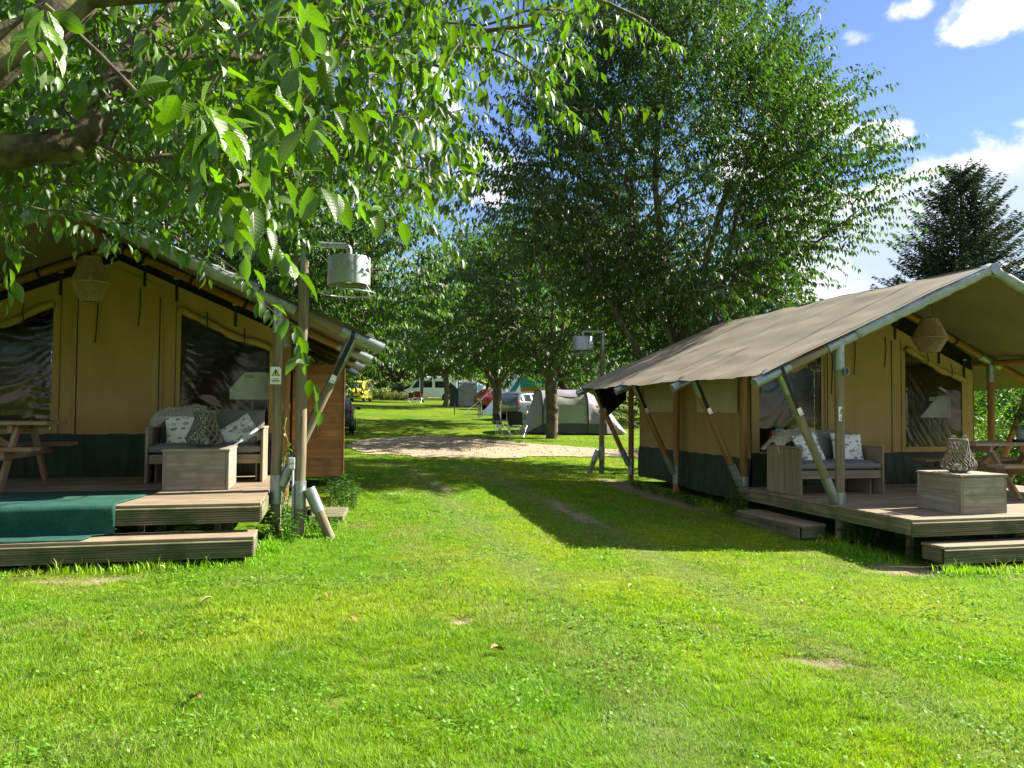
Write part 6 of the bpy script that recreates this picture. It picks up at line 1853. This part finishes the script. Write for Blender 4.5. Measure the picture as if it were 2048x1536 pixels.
def awning():
    x, y = 11.6, 60.5
    root = thing('drive_away_awning', (x, y, G(x, y)), 'small white and grey awning with pale blue edges left of the red car', 'tent', rz=R(-8))
    B = wm(root)
    def sec(X, w, h): return [(X, -w, 0), (X, -w * .98, h * .55), (X, -w * .8, h * .9), (X, -w * .3, h * 1.0), (X, w * .3, h * 1.0), (X, w * .8, h * .9), (X, w * .98, h * .55), (X, w, 0)]
    ss = [sec(-1.0, 1.2, 2.0), sec(.4, 1.2, 2.02), sec(1.8, 1.0, 1.25)]
    def pan(a, b, nm, mat):
        vs = a + b; n = len(a)
        MB().add(vs, [(k, k + 1, n + k + 1, n + k) for k in range(n - 1)]).build(nm, mat, root, 'all', M=B)
    pan(ss[0], ss[1], 'body_panel', M_tmid); pan(ss[1], ss[2], 'rear_panel', M_twhite)
    MB().add([(q[0], q[1], q[2] + .012) for q in ss[0][2:6]] + [(q[0], q[1], q[2] + .012) for q in ss[1][2:6]], [(k, k + 1, 5 + k, 4 + k) for k in range(3)]).build('roof_panel', M_twhite, root, M=B)
    MB().add(ss[0], [tuple(range(8))]).build('end_wall', M_tdark, root, M=B)
    MB().add(ss[2], [tuple(range(8))]).build('far_wall', M_twhite, root, M=B)
    for s_ in ss[:2]: MB().tube([(p[0], p[1] * 1.01, p[2] + .01) for p in s_], .05, 6).build('edge_tube', M_blue, root, 'all', M=B)
    MB().add([(-2.3, -1.0, 0), (-1.0, -1.15, 0), (-1.0, -1.1, 1.3), (-1.7, -1.0, 1.9)], [(0, 1, 2, 3)]).build('windbreak', M_tdark, root, M=B)
    MB().box((1.9, -1.6, .02), (1.8, .9, .03)).build('ground_sheet', M_blue, root, M=B)
awning()
# ------------------------------------------------------------ camping chairs, bicycle, marker peg
def camp_chair(x, y, rz, mat, label, s=1.0, recline=0):
    root = thing('camping_chair', (x, y, G(x, y)), label, 'chair', 'folding camping chairs by the tents', rz=rz)
    B = wm(root) @ Matrix.Scale(s, 4)
    w, d = .28, .24
    MB().grid(lambda u, v: (-w + 2 * w * u, -d + 2 * d * v, .44 - .07 * math.sin(math.pi * u) + .04 * (1 - v)), 8, 6).build('seat', mat, root, 'all', M=B)
    MB().grid(lambda u, v: (-w * (1 + .1 * v) + 2 * w * (1 + .1 * v) * u, d + .18 * v + .05 * math.sin(math.pi * u), .46 + .50 * v - .05 * v * abs(2 * u - 1) ** 2), 8, 6).build('backrest', mat, root, 'all', M=B)
    def leg(a, b, nm='leg'): MB().tube([a, b], .011, 6).build(nm, M_steel, root, M=B)
    for sg in (-1, 1):
        leg((sg * w, -d, 0), (-sg * w, -d, .46)); leg((sg * w, d, 0), (-sg * w, d, .46)); leg((sg * w, -d, 0), (sg * w, d + .02, .48)); leg((sg * w, d, 0), (sg * w, -d, .46))
        leg((sg * w, d, .0), (sg * w * 1.1, d + .18, .96), 'upright'); leg((sg * w, -d, .40), (sg * w, -d, .66), 'arm_post')
        MB().box((sg * w, 0, .665), (.06, .52, .02)).build('armrest', mat, root, M=B)
M_chair = pm('dark_chair_cloth', (.03, .03, .032), (.05, .05, .05), (20, 20, 20), 3, .9)
M_redc = pm('maroon_chair_cloth', (.16, .02, .025), None, rough=.9)
camp_chair(7.75, 30.3, R(150), M_chair, 'dark folding camping chair nearest the gravel track', 1.12)
camp_chair(7.55, 31.9, R(110), M_chair, 'dark folding camping chair behind, by the silver car', .95)
camp_chair(8.6, 70.5, R(160), M_redc, 'maroon camping chair in front of the camper van', 1.1)
camp_chair(7.7, 69.5, R(200), M_chair, 'dark lounger chair on the lawn by the camper van', 1.0)
ct = thing('camping_table', (7.35, 31.2, G(7.35, 31.2)), 'small folding camping table between the dark chairs', 'table')
_g = G(7.35, 31.2)
MB().box((7.35, 31.2, _g + .62), (.6, .45, .02)).build('table_top', M_grey, ct)
for a in (-1, 1):
    for b in (-1, 1): MB().tube([(7.35 + a * .27, 31.2 + b * .2, _g), (7.35 + a * .22, 31.2 + b * .18, _g + .61)], .011, 6).build('leg', M_steel, ct)
bn = thing('paper_bag', (7.95, 30.9, G(7.95, 30.9) + .5), 'pale cloth bundle heaped on the camping chair back', 'bag')
MB().lathe([(0, .95), (.16, .93), (.2, 1.02), (.12, 1.14), (.05, 1.3), (0, 1.34)], 9, (8.0, 30.5, G(8, 30.5))).build('cloth', M_twhite, bn, 'all')
def bicycle(x, y, rz, label):
    root = thing('bicycle', (x, y, G(x, y)), label, 'bicycle', rz=rz)
    B = wm(root)
    r = .33
    for px in (-.52, .52):
        w = MB().tube([(px + r * math.cos(a), 0, r + r * math.sin(a)) for a in np.linspace(0, 2 * math.pi, 28, endpoint=False)], .02, 6, closed=True).build('wheel', M_tyre, root, 'all', M=B)
        m = MB()
        for k in range(10):
            a = math.pi * k / 10
            m.tube([(px - r * math.cos(a), 0, r - r * math.sin(a)), (px + r * math.cos(a), 0, r + r * math.sin(a))], .003, 4)
        m.build('spokes', M_steel, w, M=B)
    J = dict(bb=(-.08, 0, .30), st=(-.22, 0, .82), hd=(.36, 0, .78), ra=(-.52, 0, r), fa=(.52, 0, r), hb=(.34, 0, .98))
    m = MB()
    for a, b in (('bb', 'st'), ('bb', 'hd'), ('st', 'hd'), ('bb', 'ra'), ('st', 'ra')): m.tube([J[a], J[b]], .018, 6)
    m.build('frame', M_trim, root, M=B)
    MB().tube([J['fa'], J['hd'], J['hb']], .016, 6).build('fork', M_steel, root, M=B)
    MB().tube([(.26, -.3, .99), (.34, -.1, 1.0), (.34, .1, 1.0), (.26, .3, .99)], .013, 6).build('handlebar', M_trim, root, M=B)
    MB().box((-.24, 0, .90), (.26, .13, .06)).build('saddle', M_trim, root, bevel=.02, M=B)
bicycle(9.0, 44.0, R(70), 'bicycle leaning behind the forked cherry trunk')
pg = thing('marker_post', (7.9, 46.5, G(7.9, 46.5)), 'thin dark marker stake standing in the far lawn', 'stake')
MB().tube([(7.9, 46.5, G(7.9, 46.5) - .05), (7.9, 46.5, G(7.9, 46.5) + .62)], .03, 8).build('stake', M_trim, pg)
MB().lathe([(0, 0), (.05, 0), (.045, .05), (0, .06)], 8, (7.9, 46.5, G(7.9, 46.5) + .6)).build('cap', M_trim, pg)
# ------------------------------------------------------------ potted plant, vine, weeds, fallen leaves
pp = thing('potted_plant', (9.95, 9.12, 1.21), 'green plant in a grey pot on the right picnic table', 'plant')
MB().lathe([(0, 1.21), (.085, 1.21), (.115, 1.42), (.105, 1.42), (.08, 1.25), (0, 1.38)], 20, (9.95, 9.12, 0)).build('pot', M_grey, pp, True)
_r = np.random.default_rng(4); _n = 420
_P = np.array([9.95, 9.12, 1.56]) + nrm(_r.normal(0, 1, (_n, 3))) * (_r.random((_n, 1)) ** .4) * np.array([.24, .24, .17]); _A = nrm(_P - np.array([9.95, 9.12, 1.42]) + _r.normal(0, .1, (_n, 3)))
tag(link('foliage', leaf_mesh('foliage', _P, _A, np.array([0, 0, 1.]) + _r.normal(0, .4, (_n, 3)), _r.uniform(.05, .09, _n), _r.uniform(.02, .035, _n), np.array([.045, .12, .02]) * _r.uniform(.7, 1.5, (_n, 1)), 'mid', M_leaf), None, pp), kind='stuff')
ash = MB().lathe([(0, 0), (.07, 0), (.08, .04), (.07, .04), (.06, .01), (0, .01)], 18, (9.72, 9.0, 1.211)).build('small_dish', M_dark, None, True); tag(ash, 'small dark dish beside the potted plant', 'dish')
def weeds(x, y, rx, ry, h, n, label, seed, base=(.06, .14, .02), ls=.07):
    rng = np.random.default_rng(seed); g = G(x, y)
    root = thing('weed_clump', (x, y, g), label, 'weeds', 'weeds growing at the deck edges')
    m = MB(); Ps, As = [], []
    for k in range(n):
        bx, by = x + rng.uniform(-rx, rx), y + rng.uniform(-ry, ry); hh = h * rng.uniform(.35, 1.1); a = rng.uniform(0, 6.28); t = rng.uniform(.05, .35) * hh
        b = np.array([bx, by, G(bx, by) - .02]); tip = b + np.array([math.cos(a) * t, math.sin(a) * t, hh]); mid = (b + tip) / 2 + np.array([0, 0, .1 * hh])
        m.tube([tuple(b), tuple(mid), tuple(tip)], [.004, .003, .0015], 4, False)
        for q in np.arange(.2, 1.02, .16):
            p = b * (1 - q) ** 2 + 2 * mid * q * (1 - q) + tip * q * q
            for s_ in range(2):
                Ps.append(p); As.append(np.array([math.cos(a + q * 7 + s_ * 3.1), math.sin(a + q * 7 + s_ * 3.1), rng.uniform(-.2, .5)]))
    m.build('stems', pm('weed_stem_%d' % seed, (.09, .13, .03), None, rough=.8), root)
    P = np.array(Ps); A = nrm(np.array(As)); nn = len(P)
    L = ls * rng.uniform(.5, 1.3, nn)
    tag(link('foliage', leaf_mesh('foliage', P, A, np.array([0, 0, 1.]) + rng.normal(0, .3, (nn, 3)), L, L * .5, np.array(base) * rng.uniform(.7, 1.5, (nn, 1)), 'mid', M_leaf), None, root), kind='stuff')
weeds(-.46, 8.62, .22, .16, .32, 20, 'leafy weeds round the foot of the left tent post', 1)
weeds(-.40, 9.35, .12, .30, .52, 18, 'tall weeds between the left deck and side step', 2, (.08, .17, .02))
weeds(.02, 9.05, .16, .12, .24, 14, 'low weeds round the prop of the left lamp post', 3)
weeds(.30, 11.4, .22, .7, .40, 60, 'dark weeds under the plank shed', 4, (.04, .10, .02))
weeds(-2.6, 7.95, 1.7, .10, .30, 60, 'shady weeds in the gap under the left deck', 5, (.05, .12, .02))
weeds(6.05, 10.35, .20, .25, .42, 32, 'weeds at the corner of the right deck by the second post', 6, (.05, .12, .02))
weeds(6.42, 8.20, .20, .12, .40, 28, 'weeds round the foot of the right tent front post', 7, (.045, .115, .02))
weeds(6.15, 8.95, .15, .45, .22, 24, 'low weeds behind the short step of the right deck', 8, (.045, .11, .02))
weeds(7.6, 7.08, .9, .08, .22, 30, 'weeds in the gap under the right deck step', 9, (.05, .12, .02))
weeds(7.75, 6.62, .25, .10, .30, 26, 'bright weeds in front of the right deck step', 10, (.09, .17, .02))
weeds(6.0, 13.0, .15, 1.6, .16, 40, 'creeping weeds along the right tent skirt', 11, (.04, .10, .02))
vine = thing('climbing_vine', (-.38, 9.0, .7), 'thin vine climbing beside the left lamp post', 'vine')
_r = np.random.default_rng(8); pts = []
for i in range(22): pts.append((-.375 + .022 * math.sin(i * .9), 8.98 + .02 * math.cos(i * .9), .3 + i * .058))
MB().tube(pts, .006, 5).build('stem', pm('vine_stem', (.16, .16, .04), None, rough=.8), vine, 'all')
_P = np.array([pts[i % 22] for i in range(3, 70)]); _n = len(_P); _k = _r.random(_n) < .38; _P = _P[_k]; _n = len(_P)
tag(link('foliage', leaf_mesh('foliage', _P, nrm(_r.normal(0, 1, (_n, 3)) + np.array([0, -.5, -.2])), _r.normal(0, .4, (_n, 3)) + np.array([0, -.6, .6]), _r.uniform(.04, .08, _n), _r.uniform(.03, .05, _n), np.array([.08, .18, .02]) * _r.uniform(.7, 1.4, (_n, 1)), 'mid', M_leaf), None, vine), kind='stuff')
M_dry = pm('dry_leaf', (.30, .12, .045), (.45, .24, .09), (30, 30, 30), 3, .8)
M_dry2 = pm('pale_dry_leaf', (.50, .38, .17), (.62, .50, .26), (30, 30, 30), 3, .8)
def fallen(x, y, s, mat, label, rz):
    T, f3, f4 = leaf_template('fine')
    T = T.copy(); T[:, 1] *= .5; T[:, 2] = T[:, 2] * .5 + np.abs(T[:, 1]) * .6 + .05 * np.sin(T[:, 0] * 5)
    m = MB().add([tuple(v * s) for v in T], [tuple(f) for f in f4] + [tuple(f) for f in f3])
    o = m.build('fallen_leaf', mat, None, 'all', M=Matrix.Translation((x, y, G(x, y) + .045)) @ Matrix.Rotation(rz, 4, 'Z') @ Matrix.Rotation(.15, 4, 'Y'))
    tag(o, label, 'leaf', 'fallen leaves on the lawn')
fallen(1.02, 4.62, .11, M_dry, 'large reddish dry leaf in the middle of the near lawn', .4)
for i, (x, y, lb) in enumerate([(-1.35, 7.28, 'pale dry leaf just in front of the left deck step'), (-1.05, 5.2, 'pale dry leaf in the left foreground grass'), (-.75, 6.05, 'small orange leaf left of the bare patch'), (.05, 6.1, 'small curled leaf near the centre left of the lawn'), (4.35, 5.9, 'tan leaf on the sunny grass at right'), (-.55, 4.05, 'tiny brown leaf near the lower left edge'), (2.6, 6.2, 'small brown leaf near the tent shadow'), (.2, 5.4, 'narrow brown leaf left of the large dry leaf'), (5.2, 6.75, 'brown leaf close to the right deck shadow')]):
    fallen(x, y, .06 + .02 * (i % 3), M_dry2 if i % 2 == 0 else M_dry, lb, i * 1.7)
# wooden cabin end glimpsed behind the right tent
cb = thing('timber_cabin', (12.9, 14.5, G(12.9, 14.5)), 'reddish timber cabin glimpsed behind the right tent wall', 'cabin')
for k in range(12):
    plank('plank', (12.35, 14.0, .25 + .15 * k + .075), (1.5, .022, .156), M_shed, cb, M=Matrix.Rotation(R(-2), 4, 'X'), bevel=.003)
MB().box((12.35, 14.9, 1.15), (1.46, 1.7, 1.78)).build('core', M_dark, cb)
MB().box((12.35, 14.85, 2.08), (1.75, 2.1, .06)).build('roof', M_tdark, cb)
